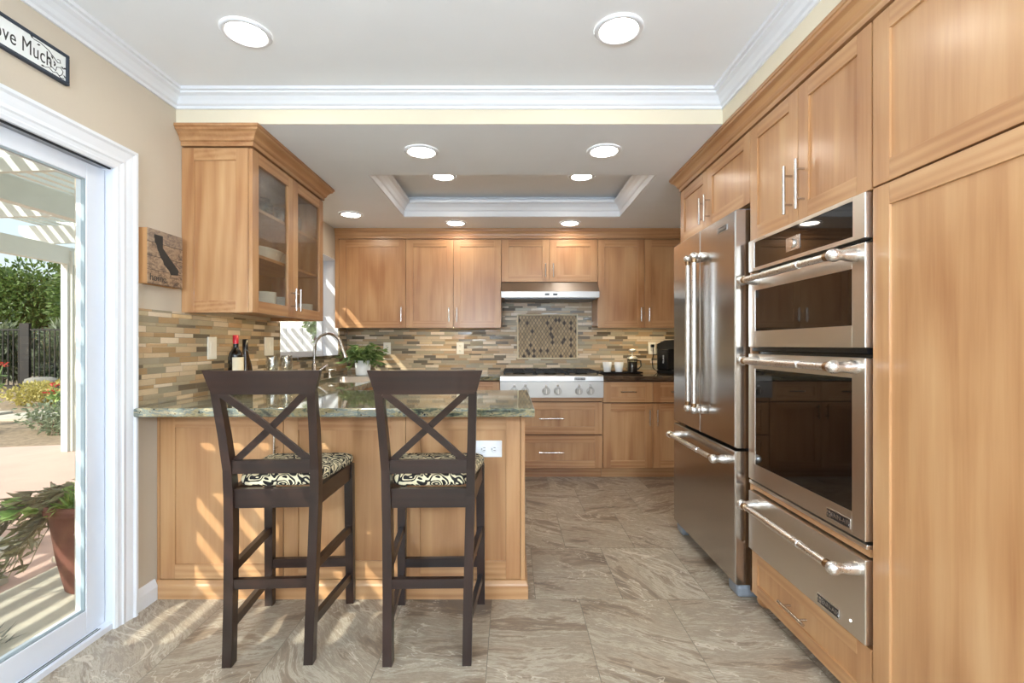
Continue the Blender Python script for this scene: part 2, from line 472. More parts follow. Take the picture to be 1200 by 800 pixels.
# ------------------------------------------------------------------ mesh helpers
class MB:
    def __init__(self):
        self.v = []; self.f = []; self.mi = []; self.sm = []
        self.xf = Matrix.Identity(4)
    def add(self, verts, faces, mat=0, smooth=False):
        b = len(self.v)
        flip = self.xf.determinant() < 0
        for p in verts: self.v.append(tuple(self.xf @ Vector(p)))
        for f in faces:
            g = tuple(b + i for i in f)
            self.f.append(g[::-1] if flip else g); self.mi.append(mat); self.sm.append(smooth)
    def box(self, x0, x1, y0, y1, z0, z1, mat=0, bev=0.0):
        if x0 > x1: x0, x1 = x1, x0
        if y0 > y1: y0, y1 = y1, y0
        if z0 > z1: z0, z1 = z1, z0
        if bev <= 0:
            vs = [(x0,y0,z0),(x1,y0,z0),(x1,y1,z0),(x0,y1,z0),(x0,y0,z1),(x1,y0,z1),(x1,y1,z1),(x0,y1,z1)]
            self.add(vs, [(3,2,1,0),(4,5,6,7),(0,1,5,4),(1,2,6,5),(2,3,7,6),(3,0,4,7)], mat)
            return
        bev = min(bev, 0.45*min(x1-x0, y1-y0, z1-z0))
        bm = bmesh.new()
        bmesh.ops.create_cube(bm, size=1.0)
        for q in bm.verts:
            q.co = Vector((x0 + (q.co.x+0.5)*(x1-x0), y0 + (q.co.y+0.5)*(y1-y0), z0 + (q.co.z+0.5)*(z1-z0)))
        bmesh.ops.bevel(bm, geom=list(bm.edges), offset=bev, segments=2, profile=0.5, affect='EDGES')
        bm.verts.index_update()
        self.add([tuple(q.co) for q in bm.verts], [tuple(q.index for q in f.verts) for f in bm.faces], mat)
        bm.free()
    def loft(self, rings, mat=0, smooth=False, caps=True, closed=False):
        n = len(rings[0]); vs = [p for r in rings for p in r]; fs = []
        m = len(rings)
        for i in range(m - (0 if closed else 1)):
            a = i*n; b = ((i+1) % m)*n
            for k in range(n):
                fs.append((a+k, a+(k+1)%n, b+(k+1)%n, b+k))
        self.add(vs, fs, mat, smooth)
        if caps and not closed:
            self.add(rings[0], [tuple(range(n))[::-1]], mat)
            self.add(rings[-1], [tuple(range(n))], mat)
    def lathe(self, prof, n=24, org=(0,0,0), mat=0, smooth=True, caps=True):
        rings = [[(org[0]+r*math.cos(2*PI*k/n), org[1]+r*math.sin(2*PI*k/n), org[2]+z) for k in range(n)] for r, z in prof]
        self.loft(rings, mat, smooth, caps)
    def tube(self, pts, r, n=10, mat=0, smooth=True, caps=True):
        pts = [Vector(p) for p in pts]
        rs = r if isinstance(r, (list, tuple)) else [r]*len(pts)
        rings = []; up = None
        for i, p in enumerate(pts):
            d = (pts[min(i+1, len(pts)-1)] - pts[max(i-1, 0)]).normalized()
            if up is None:
                up = Vector((0,0,1)) if abs(d.z) < 0.9 else Vector((1,0,0))
            a = d.cross(up).normalized(); bb = a.cross(d).normalized(); up = bb
            rings.append([tuple(p + a*rs[i]*math.cos(2*PI*k/n) + bb*rs[i]*math.sin(2*PI*k/n)) for k in range(n)])
        self.loft([q[::-1] for q in rings], mat, smooth, caps)
    def cyl(self, p0, p1, r0, r1=None, n=20, mat=0, smooth=True):
        self.tube([p0, p1], [r0, r0 if r1 is None else r1], n, mat, smooth)
    def bar(self, p0, p1, wx, wy, side=(0,1,0), mat=0):
        """rectangular bar from p0 to p1; wy measured along 'side'"""
        p0 = Vector(p0); p1 = Vector(p1); d = (p1-p0).normalized(); s = Vector(side)
        s = (s - d*s.dot(d)).normalized(); a = d.cross(s)
        q = [(-1,-1),(1,-1),(1,1),(-1,1)]
        self.loft([[tuple(p + a*wx/2*i + s*wy/2*j) for i, j in q] for p in (p0, p1)], mat)
    def prism(self, poly, z0, z1, mat=0):
        """poly in xy, counter-clockwise, extruded z0..z1"""
        n = len(poly)
        vs = [(x,y,z0) for x,y in poly] + [(x,y,z1) for x,y in poly]
        self.add(vs, [tuple(range(n))[::-1], tuple(range(n, 2*n))] + [(k,(k+1)%n,n+(k+1)%n,n+k) for k in range(n)], mat)
    def sweep(self, path, prof, side=1, closed=False, mat=0, smooth=False):
        """prof: (out, z) pairs swept along plan path; out goes to the left (side=1) or right of travel"""
        P = [Vector((p[0], p[1])) for p in path]; n = len(P); rings = []
        for i in range(n):
            d0 = (P[i]-P[i-1]).normalized() if (i > 0 or closed) else None
            d1 = (P[(i+1)%n]-P[i]).normalized() if (i < n-1 or closed) else None
            if d0 is None: d0 = d1
            if d1 is None: d1 = d0
            n0 = Vector((-d0.y, d0.x))*side; n1 = Vector((-d1.y, d1.x))*side
            m = (n0+n1); m = m/ max(0.2, m.dot(n0)) if m.length > 1e-6 else n0
            rings.append([(P[i].x+m.x*o, P[i].y+m.y*o, z) for o, z in prof])
        self.loft(rings, mat, smooth, True, closed)
    def leaf(self, p, d, L, W, mat=0, up=None):
        p = Vector(p); d = Vector(d).normalized()
        s = d.cross(Vector(up) if up else Vector((rnd.uniform(-1,1), rnd.uniform(-1,1), rnd.uniform(-1,1))))
        if s.length < 1e-4: s = d.cross(Vector((1,0.3,0)))
        s.normalize(); nn = s.cross(d)
        vs = [p, p+d*L*0.45+s*W*0.5+nn*L*0.04, p+d*L+nn*L*-0.08, p+d*L*0.45-s*W*0.5+nn*L*0.04]
        self.add([tuple(q) for q in vs], [(0,1,2,3)], mat)

def obj(name, mb, mats, parent=None, loc=None, rot=None):
    me = bpy.data.meshes.new(name)
    me.from_pydata(mb.v, [], mb.f)
    if not isinstance(mats, (list, tuple)): mats = [mats]
    for m in mats: me.materials.append(m if not isinstance(m, str) else M[m])
    for p, mi, s in zip(me.polygons, mb.mi, mb.sm):
        p.material_index = mi; p.use_smooth = s
    bm = bmesh.new(); bm.from_mesh(me)
    bmesh.ops.recalc_face_normals(bm, faces=bm.faces)
    bm.to_mesh(me); bm.free()
    me.update()
    o = bpy.data.objects.new(name, me)
    COL.objects.link(o)
    if parent: o.parent = parent
    if loc: o.location = loc
    if rot: o.rotation_euler = rot
    return o

def tag(o, label, cat, group=None, kind=None):
    o['label'] = label; o['category'] = cat
    if group: o['group'] = group
    if kind: o['kind'] = kind
    return o

def thing(name, label, cat, loc=(0,0,0), rz=0.0, group=None):
    o = bpy.data.objects.new(name, None)
    o.empty_display_size = 0.1
    COL.objects.link(o)
    o.location = loc; o.rotation_euler = (0,0,rz)
    return tag(o, label, cat, group)

def struct(name, mb, mats, label=None, cat=None):
    o = obj(name, mb, mats); o['kind'] = 'structure'
    if label: o['label'] = label
    if cat: o['category'] = cat
    return o

def text_mesh(name, s, size, mat, parent, mtx, depth=0.001, align='CENTER', spacing=1.0, offset=0.0):
    cu = bpy.data.curves.new(name, 'FONT')
    cu.body = s; cu.size = size; cu.extrude = depth; cu.align_x = align; cu.align_y = 'CENTER'; cu.space_character = spacing
    cu.offset = offset
    to = bpy.data.objects.new(name, cu); COL.objects.link(to)
    dg = bpy.context.evaluated_depsgraph_get(); dg.update()
    me = bpy.data.meshes.new_from_object(to.evaluated_get(dg))
    bpy.data.objects.remove(to, do_unlink=True)
    me.name = name
    me.materials.clear(); me.materials.append(M[mat])
    o = bpy.data.objects.new(name, me); COL.objects.link(o)
    o.parent = parent; o.matrix_local = mtx
    return o

def copy_tree(o, parent=None):
    c = o.copy(); COL.objects.link(c)
    if parent: c.parent = parent
    for ch in list(o.children): copy_tree(ch, c)
    return c

# local frame of a cabinet: x to the right seen from its front, y into the cabinet, z up
RZ_BACK, RZ_RIGHT, RZ_LEFT = 0.0, R(-90), R(90)

def shaker(mb, x0, x1, z0, z1, y0=0.0, th=0.02, fw=0.06, rec=0.008, bev=0.0012, fb=None):
    """door or drawer front; material slots: 0 vertical grain, 1 horizontal grain"""
    fb = fb or fw
    mb.box(x0, x0+fw, y0, y0+th, z0, z1, 0, bev)
    mb.box(x1-fw, x1, y0, y0+th, z0, z1, 0, bev)
    mb.box(x0+fw, x1-fw, y0, y0+th, z1-fb, z1, 1, bev)
    mb.box(x0+fw, x1-fw, y0, y0+th, z0, z0+fb, 1, bev)
    mb.box(x0+fw, x1-fw, y0+rec, y0+th, z0+fb, z1-fb, 0)

def bar_handle(parent, x, z, L, vertical=True, y0=0.0, r=0.006, out=0.032):
    mb = MB()
    if vertical:
        mb.cyl((x, y0-out, z-L/2), (x, y0-out, z+L/2), r, n=12)
        for dz in (-L*0.3, L*0.3): mb.cyl((x, y0-out, z+dz), (x, y0, z+dz), r*0.75, n=10)
    else:
        mb.cyl((x-L/2, y0-out, z), (x+L/2, y0-out, z), r, n=12)
        for dx in (-L*0.3, L*0.3): mb.cyl((x+dx, y0-out, z), (x+dx, y0, z), r*0.75, n=10)
    return obj('handle', mb, 'nickel', parent)

def door(parent, x0, x1, z0, z1, handle=None, fw=0.06, hl=0.13, name='door', horiz=None):
    mb = MB(); g = 0.0015
    shaker(mb, x0+g, x1-g, z0+g, z1-g, 0.0, 0.02, fw, fb=min(fw, (z1-z0)*0.26))
    d = obj(name, mb, ['wood_v', 'wood_h'], parent)
    if handle: bar_handle(d, handle[0], handle[1], hl, True)
    if horiz: bar_handle(d, horiz[0], horiz[1], hl, False)
    return d

def carcass(parent, x0, x1, y1, z0, z1, mats=('wood_v', 'gap_shade')):
    mb = MB()
    mb.box(x0, x1, 0.022, y1, z0, z1, 0)
    mb.box(x0+0.004, x1-0.004, 0.0205, 0.022, z0+0.004, z1-0.004, 1)
    return obj('body', mb, list(mats), parent)

# ================================================================== THE ROOM
XL, XR, YB, YN = -1.67, 1.74, 4.89, -3.1
ZC, ZK, YS = 2.44, 2.29, 2.407
XS = 1.055
mb = MB(); mb.box(XL-0.19, XR+0.15, YN, YB+0.15, -0.06, 0.0)
struct('floor', mb, 'floor', 'swirled grey brown stone look tile floor', 'floor')

mb = MB()
xo = XL-0.19
mb.box(xo, XL, YN, 0.15, -0.06, 2.6)
mb.box(xo, XL, 0.15, 2.055, 1.955, 2.6)
mb.box(xo, XL, 2.055, 3.47, -0.06, 2.6)
mb.box(xo, XL, 3.47, 4.65, -0.06, 1.07)
mb.box(xo, XL, 3.47, 4.65, 2.0, 2.6)
mb.box(xo, XL, 4.65, YB, -0.06, 2.6)
struct('wall_left', mb, 'wall', 'beige painted wall around sliding door and sink window', 'wall')
mb = MB(); mb.box(xo, XR+0.15, YB, YB+0.15, -0.06, 2.6)
struct('wall_back', mb, 'wall', 'beige wall behind the range and cabinets', 'wall')
mb = MB(); mb.box(XR, XR+0.15, YN, YB, -0.06, 2.6)
struct('wall_right', mb, 'wall', 'beige wall behind fridge, ovens and pantry', 'wall')
mb = MB()
mb.box(xo, -1.6, YN-0.15, YN, -0.06, 2.6); mb.box(1.6, XR+0.15, YN-0.15, YN, -0.06, 2.6)
mb.box(-1.6, 1.6, YN-0.15, YN, 2.24, 2.6)
struct('wall_rear', mb, 'wall')

TX0, TX1, TY0, TY1 = -0.93, 0.945, 3.12, 4.15
mb = MB()
mb.box(xo, XR+0.15, YN, YS, ZC, 2.6, 0)
mb.box(XS, XR, YN, YS, ZK, ZC, 1)
mb.box(XL, XR, YS-0.004, YS, ZK, ZC, 1)
mb.box(XL, TX0, YS, YB, ZK, 2.6, 0); mb.box(TX1, XR, YS, YB, ZK, 2.6, 0)
mb.box(TX0, TX1, YS, TY0, ZK, 2.6, 0); mb.box(TX0, TX1, TY1, YB, ZK, 2.6, 0)
mb.box(TX0, TX1, TY0, TY1, 2.46, 2.6, 0)
struct('ceiling', mb, ['ceil', 'soffit'], 'white ceiling with dropped kitchen soffit and recessed tray', 'ceiling')

crown = [(0, ZC-0.078), (0.010, ZC-0.078), (0.012, ZC-0.066), (0.022, ZC-0.060), (0.030, ZC-0.046), (0.044, ZC-0.030), (0.060, ZC-0.022),
         (0.062, ZC-0.014), (0.074, ZC-0.012), (0.078, ZC-0.0005), (0, ZC-0.0005)]
mb = MB(); mb.sweep([(XL, YN), (XL, YS-0.004), (XS, YS-0.004), (XS, YN)], crown, side=-1)
struct('trim_1', mb, 'white', 'white crown moulding around the front ceiling', 'crown moulding')
tz = 2.46
tcrown = [(0, ZK+0.002), (0.012, ZK+0.002), (0.014, ZK+0.045), (0.024, ZK+0.052), (0.034, ZK+0.075), (0.052, ZK+0.098), (0.070, ZK+0.108), (0.074, ZK+0.126), (0, ZK+0.126)]
mb = MB(); mb.sweep([(TX0, TY0), (TX1, TY0), (TX1, TY1), (TX0, TY1)], tcrown, side=1, closed=True)
struct('trim_2', mb, 'white', 'white moulding lining the ceiling tray', 'crown moulding')

# sliding door ------------------------------------------------------
d1 = bpy.data.objects.new('door_1', None); COL.objects.link(d1); d1['kind'] = 'structure'
d1['label'] = 'white framed sliding glass patio door'; d1['category'] = 'sliding door'
YA, YD, ZH = 0.15, 2.055, 1.955
mb = MB()
mb.box(XL-0.11, XL, YD-0.022, YD, 0.0, ZH, 0, 0.002); mb.box(XL-0.11, XL, YA, YA+0.022, 0.0, ZH, 0, 0.002)
mb.box(XL-0.11, XL, YA+0.022, YD-0.022, ZH-0.022, ZH, 0, 0.002)
mb.box(XL-0.18, XL-0.002, YA, YD, -0.03, 0.024, 0, 0.002)
obj('frame', mb, 'vinyl', d1)
mb = MB()
mb.box(XL-0.030, XL-0.0265, YA+0.03, YD-0.075, 0.0242, 0.0262)
obj('track', mb, 'rubber', d1)
mb = MB(); mb.box(XL-0.019, XL-0.0165, YA+0.03, YD-0.075, 0.0242, 0.0262)
obj('track', mb, 'rubber', d1)
mb = MB()
mb.box(XL-0.02, XL-0.012, YA+0.03, YD-0.03, ZH-0.028, ZH-0.0221)
obj('head_seal', mb, 'rubber', d1)
py1, py0 = YD-0.0258, 1.05
mb = MB(); x0, x1 = XL-0.085, XL-0.040
mb.box(x0, x1, py1-0.088, py1, 0.0242, ZH-0.030, 0, 0.003); mb.box(x0, x1, py0, py0+0.085, 0.0242, ZH-0.030, 0, 0.003)
mb.box(x0, x1, py0+0.085, py1-0.088, 0.0242, 0.120, 0, 0.003); mb.box(x0, x1, py0+0.085, py1-0.088, ZH-0.095, ZH-0.030, 0, 0.003)
sp = obj('door_panel', mb, 'vinyl', d1)
mb = MB(); mb.box(XL-0.066, XL-0.060, py0+0.08, py1-0.083, 0.115, ZH-0.09)
obj('glass', mb, 'glass', sp)
mb = MB(); gx0, gx1 = XL-0.084, XL-0.0845
for (a, b, c, e) in ((py0+0.085, py1-0.088, 0.120, 0.126), (py0+0.085, py1-0.088, ZH-0.101, ZH-0.095)):
    mb.box(XL-0.058, XL-0.044, a, b, c, e)
mb.box(XL-0.058, XL-0.044, py1-0.094, py1-0.088, 0.126, ZH-0.101)
obj('gasket', mb, 'spacer', sp)
mb = MB()
mb.box(XL-0.13, XL-0.09, YA+0.03, YA+0.11, 0.03, ZH-0.03, 0, 0.003); mb.box(XL-0.13, XL-0.09, 1.05, 1.13, 0.03, ZH-0.03, 0, 0.003)
mb.box(XL-0.13, XL-0.09, YA+0.11, 1.05, 0.03, 0.12, 0, 0.003); mb.box(XL-0.13, XL-0.09, YA+0.11, 1.05, ZH-0.11, ZH-0.03, 0, 0.003)
fp = obj('fixed_panel', mb, 'vinyl', d1)
mb = MB(); mb.box(XL-0.113, XL-0.107, YA+0.1, 1.06, 0.11, ZH-0.10); obj('glass', mb, 'glass', fp)

# casing around the door (profile swept in the YZ plane)
def casing(y0, y1, z1, prof, x):
    mb = MB(); rings = []
    for (py, pz, sy, sz) in ((y1, 0, 1, 0), (y1, z1, 1, 1), (y0, z1, -1, 1), (y0, 0, -1, 0)):
        rings.append([(x+t_, py+sy*o, pz+sz*o) for o, t_ in prof])
    mb.loft(rings)
    return mb
cp = [(0, 0), (0, 0.010), (0.012, 0.014), (0.018, 0.012), (0.030, 0.014), (0.036, 0.019), (0.050, 0.017), (0.064, 0.020), (0.082, 0.023), (0.090, 0.030), (0.102, 0.030), (0.102, 0)]
struct('trim_3', casing(YA+0.02, YD-0.035, ZH-0.026, cp, XL), 'white', 'white moulded casing around the patio door', 'door casing')
mb = MB(); mb.sweep([(XL, 2.1235), (XL, 2.2565)], [(0, 0.0), (0.016, 0.0), (0.016, 0.062), (0.012, 0.074), (0.009, 0.082), (0.004, 0.094), (0, 0.096)], side=-1)
struct('baseboard_left', mb, 'white', 'short white baseboard beside the peninsula', 'baseboard')

# sink window ---------------------------------------------------------
w1 = bpy.data.objects.new('window_1', None); COL.objects.link(w1); w1['kind'] = 'structure'
w1['label'] = 'white framed window over the sink'; w1['category'] = 'window'
mb = MB(); wx0, wx1 = XL-0.19, XL-0.14
y0, y1, z0, z1 = 3.47, 4.65, 1.095, 2.0
mb.box(wx0, wx1, y0, y0+0.045, z0, z1, 0, 0.003); mb.box(wx0, wx1, y1-0.045, y1, z0, z1, 0, 0.003)
mb.box(wx0, wx1, y0+0.045, y1-0.045, z0, z0+0.04, 0, 0.003); mb.box(wx0, wx1, y0+0.045, y1-0.045, z1-0.045, z1, 0, 0.003)
obj('frame', mb, 'vinyl', w1)
mb = MB(); mb.box(wx0+0.02, wx0+0.026, y0+0.04, y1-0.04, z0+0.035, z1-0.04); obj('glass', mb, 'glass', w1)
mb = MB(); mb.box(XL-0.14, XL, y1-0.003, y1, z0, z1); mb.box(XL-0.14, XL, y0, y0+0.003, z0, z1); mb.box(XL-0.14, XL, y0, y1, z1-0.003, z1)
obj('reveal', mb, 'white', w1)
mb = MB(); mb.box(XL-0.14, XL+0.022, y0+0.002, y1-0.002, 1.07, 1.095, 0, 0.004)
obj('sill', mb, 'granite_d', w1)

# tiled backsplashes ---------------------------------------------------
mb = MB(); a, b = XL+0.0006, XL+0.009
mb.box(a, b, 2.129, 3.468, 0.916, 1.354); mb.box(a, b, 3.468, 4.652, 0.916, 1.068); mb.box(a, b, 4.652, YB-0.001, 0.916, 1.35)
mb.box(a, b+0.003, 2.1235, 2.129, 0.916, 1.357, 1)
tag(obj('tile_backsplash', mb, ['mosaic_y', 'label_paper']), 'linear mosaic tile backsplash on the left wall under the glass cabinet', 'backsplash')
mb = MB(); a, b = YB-0.009, YB-0.0006
mb.box(XL+0.01, XR-0.001, a, b, 0.916, 1.349); mb.box(-0.09, 0.814, a, b, 1.349, 1.80)
tag(obj('tile_backsplash', mb, 'mosaic_x'), 'linear mosaic tile backsplash along the back wall behind the range', 'backsplash')
t_ = thing('mosaic_panel', 'framed diamond mosaic accent panel behind the range', 'accent panel', (0.367, YB-0.0095, 1.047))
mb = MB(); mb.box(-0.293, 0.293, -0.005, 0, 0.014, 0.440); obj('tile_field', mb, 'diamond', t_)
mb = MB()
for q in ((-0.307, 0.307, 0, 0.014), (-0.307, 0.307, 0.440, 0.454)): mb.box(q[0], q[1], -0.012, 0, q[2], q[3], 0, 0.004)
for q in ((-0.307, -0.293), (0.293, 0.307)): mb.box(q[0], q[1], -0.012, 0, 0.014, 0.440, 0, 0.004)
obj('frame', mb, 'label_paper', t_)

# ceiling can lights ---------------------------------------------------
def can_light(x, y, z, label):
    t = thing('ceiling_light', label, 'ceiling light', (x, y, z), 0, 'recessed can lights')
    mb = MB(); mb.lathe([(0.072, -0.0005), (0.072, -0.003), (0.078, -0.010), (0.090, -0.009), (0.096, -0.003), (0.096, -0.0005)], 40, caps=False)
    obj('trim_ring', mb, 'white', t)
    mb = MB(); mb.lathe([(0.0725, -0.0008), (0.0725, -0.0035)], 32); obj('lens', mb, 'can', t)
can_light(-1.06, 1.93, ZC, 'round ceiling light on the front ceiling nearest the patio door')
can_light(0.426, 1.909, ZC, 'round ceiling light on the front ceiling nearest the oven wall')
can_light(-0.51, 2.74, ZK, 'round soffit light between crown moulding and tray, on the side of the glass cabinet')
can_light(0.526, 2.73, ZK, 'round soffit light between crown moulding and tray, on the side of the fridge')
can_light(-0.51, 3.63, 2.46, 'round light inside the ceiling tray, on the side of the sink window')
can_light(0.53, 3.63, 2.46, 'round light inside the ceiling tray, on the side of the fridge')
can_light(-1.35, 4.06, ZK, 'round ceiling light beside the sink window past the glass cabinet')
can_light(-0.50, 4.35, ZK, 'round ceiling light in front of the upper cabinets left of the hood')
can_light(0.53, 4.35, ZK, 'round ceiling light in front of the short cabinet over the hood')

for x, lab in ((-0.75, 'added fill light globe, unseen behind the camera toward the patio door side'), (0.75, 'added fill light globe, unseen behind the camera toward the pantry side')):  # globes added out of view as fill light to brighten the room
    t = thing('fill_globe', lab, 'fill light', (x, -0.9, ZC), 0, 'added fill globes behind the camera')
    mb = MB(); mb.lathe([(0.06, -0.0005), (0.06, -0.02), (0.012, -0.03), (0.012, -0.62), (0.04, -0.63), (0.04, -0.652)], 24); obj('stem', mb, 'nickel', t)
    mb = MB(); mb.lathe([(0.18*math.sin(PI*k/16), -0.83+0.18*math.cos(PI*k/16)) for k in range(17)], 28, caps=False); obj('globe', mb, 'globe', t)
# ================================================================== CABINETS
wcrown = [(-0.02, 2.195), (0.006, 2.195), (0.008, 2.215), (0.016, 2.220), (0.022, 2.236), (0.036, 2.254), (0.050, 2.262), (0.052, 2.272), (0.058, 2.274), (0.058, 2.288), (-0.02, 2.288)]
wcrown_back = [(o*0.55, z) for o, z in wcrown]
UF = 4.56          # upper door faces on the back wall
ZU = 1.350         # underside of uppers
ZT = 2.195
DT = 2.187
D_UP = YB - UF - 0.003

# --- back wall uppers
t = thing('wall_cabinet', 'maple upper cabinet with one wide door in the corner beside the sink window', 'cabinet', (0, UF, 0))
carcass(t, XL+0.003, -0.996, D_UP, ZU+0.02, ZT)
mb = MB(); mb.box(XL+0.003, -1.632, 0.002, 0.022, ZU, ZT, 0, 0.001); obj('filler_strip', mb, 'wood_v', t)
door(t, -1.630, -0.996, ZU, DT, (-1.035, 1.475), fw=0.066)
t = thing('wall_cabinet', 'maple two door upper cabinet left of the range hood', 'cabinet', (0, UF, 0))
carcass(t, -0.995, -0.094, D_UP, ZU+0.02, ZT)
door(t, -0.995, -0.546, ZU, DT, (-0.585, 1.475), fw=0.066); door(t, -0.546, -0.094, ZU, DT, (-0.510, 1.475), fw=0.066)
t = thing('wall_cabinet', 'short maple two door cabinet directly above the range hood', 'cabinet', (0, UF, 0))
carcass(t, -0.092, 0.816, D_UP, 1.785, ZT)
door(t, -0.092, 0.362, 1.785, DT, (0.325, 1.89), fw=0.066); door(t, 0.362, 0.816, 1.785, DT, (0.398, 1.89), fw=0.066)
t = thing('wall_cabinet', 'maple two door upper cabinet right of the range hood above the coffee maker', 'cabinet', (0, UF, 0))
carcass(t, 0.818, 1.736, D_UP, ZU+0.02, ZT)
door(t, 0.818, 1.262, ZU, DT, (1.225, 1.475), fw=0.066); door(t, 1.262, 1.706, ZU, DT, (1.300, 1.475), fw=0.066)
mb = MB(); mb.sweep([(XL+0.004, UF+0.004), (1.736, UF+0.004)], wcrown_back, side=-1)
tag(obj('crown_moulding', mb, 'wood_h'), 'maple crown moulding along the top of the back wall cabinets', 'crown moulding')

# --- under-cabinet strip lights
def strip(x, y, rz, L, label, z0=ZU+0.02):
    t = thing('under_cabinet_light', label, 'strip light', (x, y, z0), rz)
    mb = MB(); mb.box(-L/2, L/2, 0, 0.03, -0.011, -0.0005, 0, 0.003); obj('housing', mb, 'white', t)
    mb = MB(); mb.box(-L/2+0.01, L/2-0.01, 0.004, 0.026, -0.013, -0.0112); obj('diffuser', mb, 'led', t)
strip(-1.337, 2.95, RZ_LEFT, 0.62, 'slim lit strip under the glass door cabinet', 1.354+0.022)
strip(1.24, UF+0.05, RZ_BACK, 0.7, 'slim lit strip under the upper cabinet right of the hood')
strip(-0.6, UF+0.05, RZ_BACK, 0.6, 'slim lit strip under the upper cabinet left of the hood')

# --- glass door cabinet on the left wall : local x = +Y, local y = -X
GW, GD, GZ = 0.92, 0.358, 1.354
t = thing('glass_door_cabinet', 'maple wall cabinet with two seeded glass doors on the left wall', 'cabinet', (-1.31, 2.44, 0), RZ_LEFT)
mb = MB()
mb.box(0.020, 0.036, 0.022, GD, GZ, ZT); mb.box(GW-0.018, GW, 0.022, GD, GZ, ZT)
mb.box(0.036, GW-0.018, 0.022, GD, GZ+0.022, GZ+0.036, 1); mb.box(0.036, GW-0.018, 0.022, GD, ZT-0.03, ZT, 1)
mb.box(0.036, GW-0.018, GD-0.008, GD, GZ+0.036, ZT-0.03, 2)
mb.box(0.021, GW, 0.0205, 0.022, DT-0.002, ZT, 3)  # dark strip stands in for the shadow line below the crown
mb.box(0.0185, 0.020, 0.0225, GD, DT-0.002, ZT, 3)
obj('body', mb, ['wood_v', 'wood_h', 'wood_in', 'gap_shade'], t)
for z in (1.655, 1.900):
    mb = MB(); mb.box(0.037, GW-0.019, 0.035, GD-0.009, z, z+0.018, 0, 0.002); obj('shelf', mb, 'wood_h', t)
mb = MB(); mb.xf = Matrix.Translation((0, GD, 0)) @ Matrix.Rotation(R(-90), 4, 'Z')
shaker(mb, 0.0, GD-0.022, GZ, DT, 0.0, 0.0195, 0.062, fb=0.062)
obj('end_panel', mb, ['wood_v', 'wood_h'], t)
def glass_door(x0, x1, hx):
    mb = MB(); g = 0.0015; fw = 0.062
    a, b, c, e = x0+g, x1-g, GZ+g, DT-g
    mb.box(a, a+fw, 0, 0.02, c, e, 0, 0.0012); mb.box(b-fw, b, 0, 0.02, c, e, 0, 0.0012)
    mb.box(a+fw, b-fw, 0, 0.02, c, c+fw, 1, 0.0012); mb.box(a+fw, b-fw, 0, 0.02, e-fw, e, 1, 0.0012)
    d = obj('door', mb, ['wood_v', 'wood_h'], t)
    mb = MB(); mb.box(a+fw-0.004, b-fw+0.004, 0.010, 0.014, c+fw-0.004, e-fw+0.004); obj('glass', mb, 'seeded', d)
    bar_handle(d, hx, GZ+0.105, 0.13)
glass_door(0.0, GW/2, GW/2-0.03); glass_door(GW/2, GW, GW/2+0.03)
mb = MB(); mb.sweep([(0.0, GD), (0.0, 0.0), (GW, 0.0), (GW, GD)], wcrown, side=-1)
obj('crown_moulding', mb, 'wood_h', t)

# --- dishes behind the glass
def bowl_mesh(r, h):
    mb = MB(); mb.lathe([(0.0, 0.0), (r*0.5, 0.0), (r*0.55, 0.004), (r*0.86, h*0.5), (r, h), (r-0.004, h), (r*0.82, h*0.52), (r*0.5, 0.010), (0.0, 0.008)], 28, caps=False)
    return mb
def plate_mesh(r):
    mb = MB(); mb.lathe([(0.0, 0.0), (r*0.6, 0.0), (r*0.68, 0.004), (r, 0.016), (r, 0.019), (r*0.68, 0.009), (0.0, 0.006)], 32, caps=False)
    return mb
b0 = None
for k in range(5):
    z = GZ+0.0365 + k*0.0125
    if b0 is None: b0 = o = obj('bowl', bowl_mesh(0.072, 0.05), 'porcelain')
    else: o = b0.copy(); COL.objects.link(o)
    o.location = (-1.42, 2.76, z)
    tag(o, 'white bowl in the tallest stack on the bottom shelf of the glass cabinet', 'bowl', 'white bowls stacked in the glass cabinet')
p0 = None
for k in range(9):
    z = GZ+0.0365 + k*0.0085
    if p0 is None: p0 = o = obj('plate', plate_mesh(0.105), 'porcelain')
    else: o = p0.copy(); COL.objects.link(o)
    o.location = (-1.455, 2.965, z)
    tag(o, 'white plate in the low stack beside the bowls in the glass cabinet', 'plate', 'white plates stacked in the glass cabinet')
for k in range(7):
    z = GZ+0.0365 + k*0.0085
    o = p0.copy(); COL.objects.link(o); o.scale = (0.82, 0.82, 1.0)
    o.location = (-1.42, 3.23, z)
    tag(o, 'white plate in the small stack behind the door farthest from the end panel', 'plate', 'white side plates behind the far glass door')
def dish_mesh(a, b, h):
    mb = MB()
    def ring(s, z, n=32):
        return [(a*s*math.copysign(abs(math.cos(2*PI*k/n))**0.6, math.cos(2*PI*k/n)), b*s*math.copysign(abs(math.sin(2*PI*k/n))**0.6, math.sin(2*PI*k/n)), z) for k in range(n)]
    mb.loft([ring(0.84, 0), ring(0.95, h*0.6), ring(1.0, h*0.9), ring(1.08, h), ring(1.08, h+0.004), ring(0.96, h), ring(0.9, h*0.6), ring(0.8, 0.008)], 0, True)
    return mb
o = obj('baking_dish', dish_mesh(0.10, 0.13, 0.06), 'porcelain', loc=(-1.46, 2.80, 1.6735)); tag(o, 'white oval baking dish on the middle shelf of the glass cabinet', 'baking dish')
o = obj('serving_bowl', bowl_mesh(0.085, 0.075), 'porcelain', loc=(-1.45, 3.03, 1.6735)); tag(o, 'white serving bowl beside the baking dish on the middle shelf', 'bowl')
g0 = None
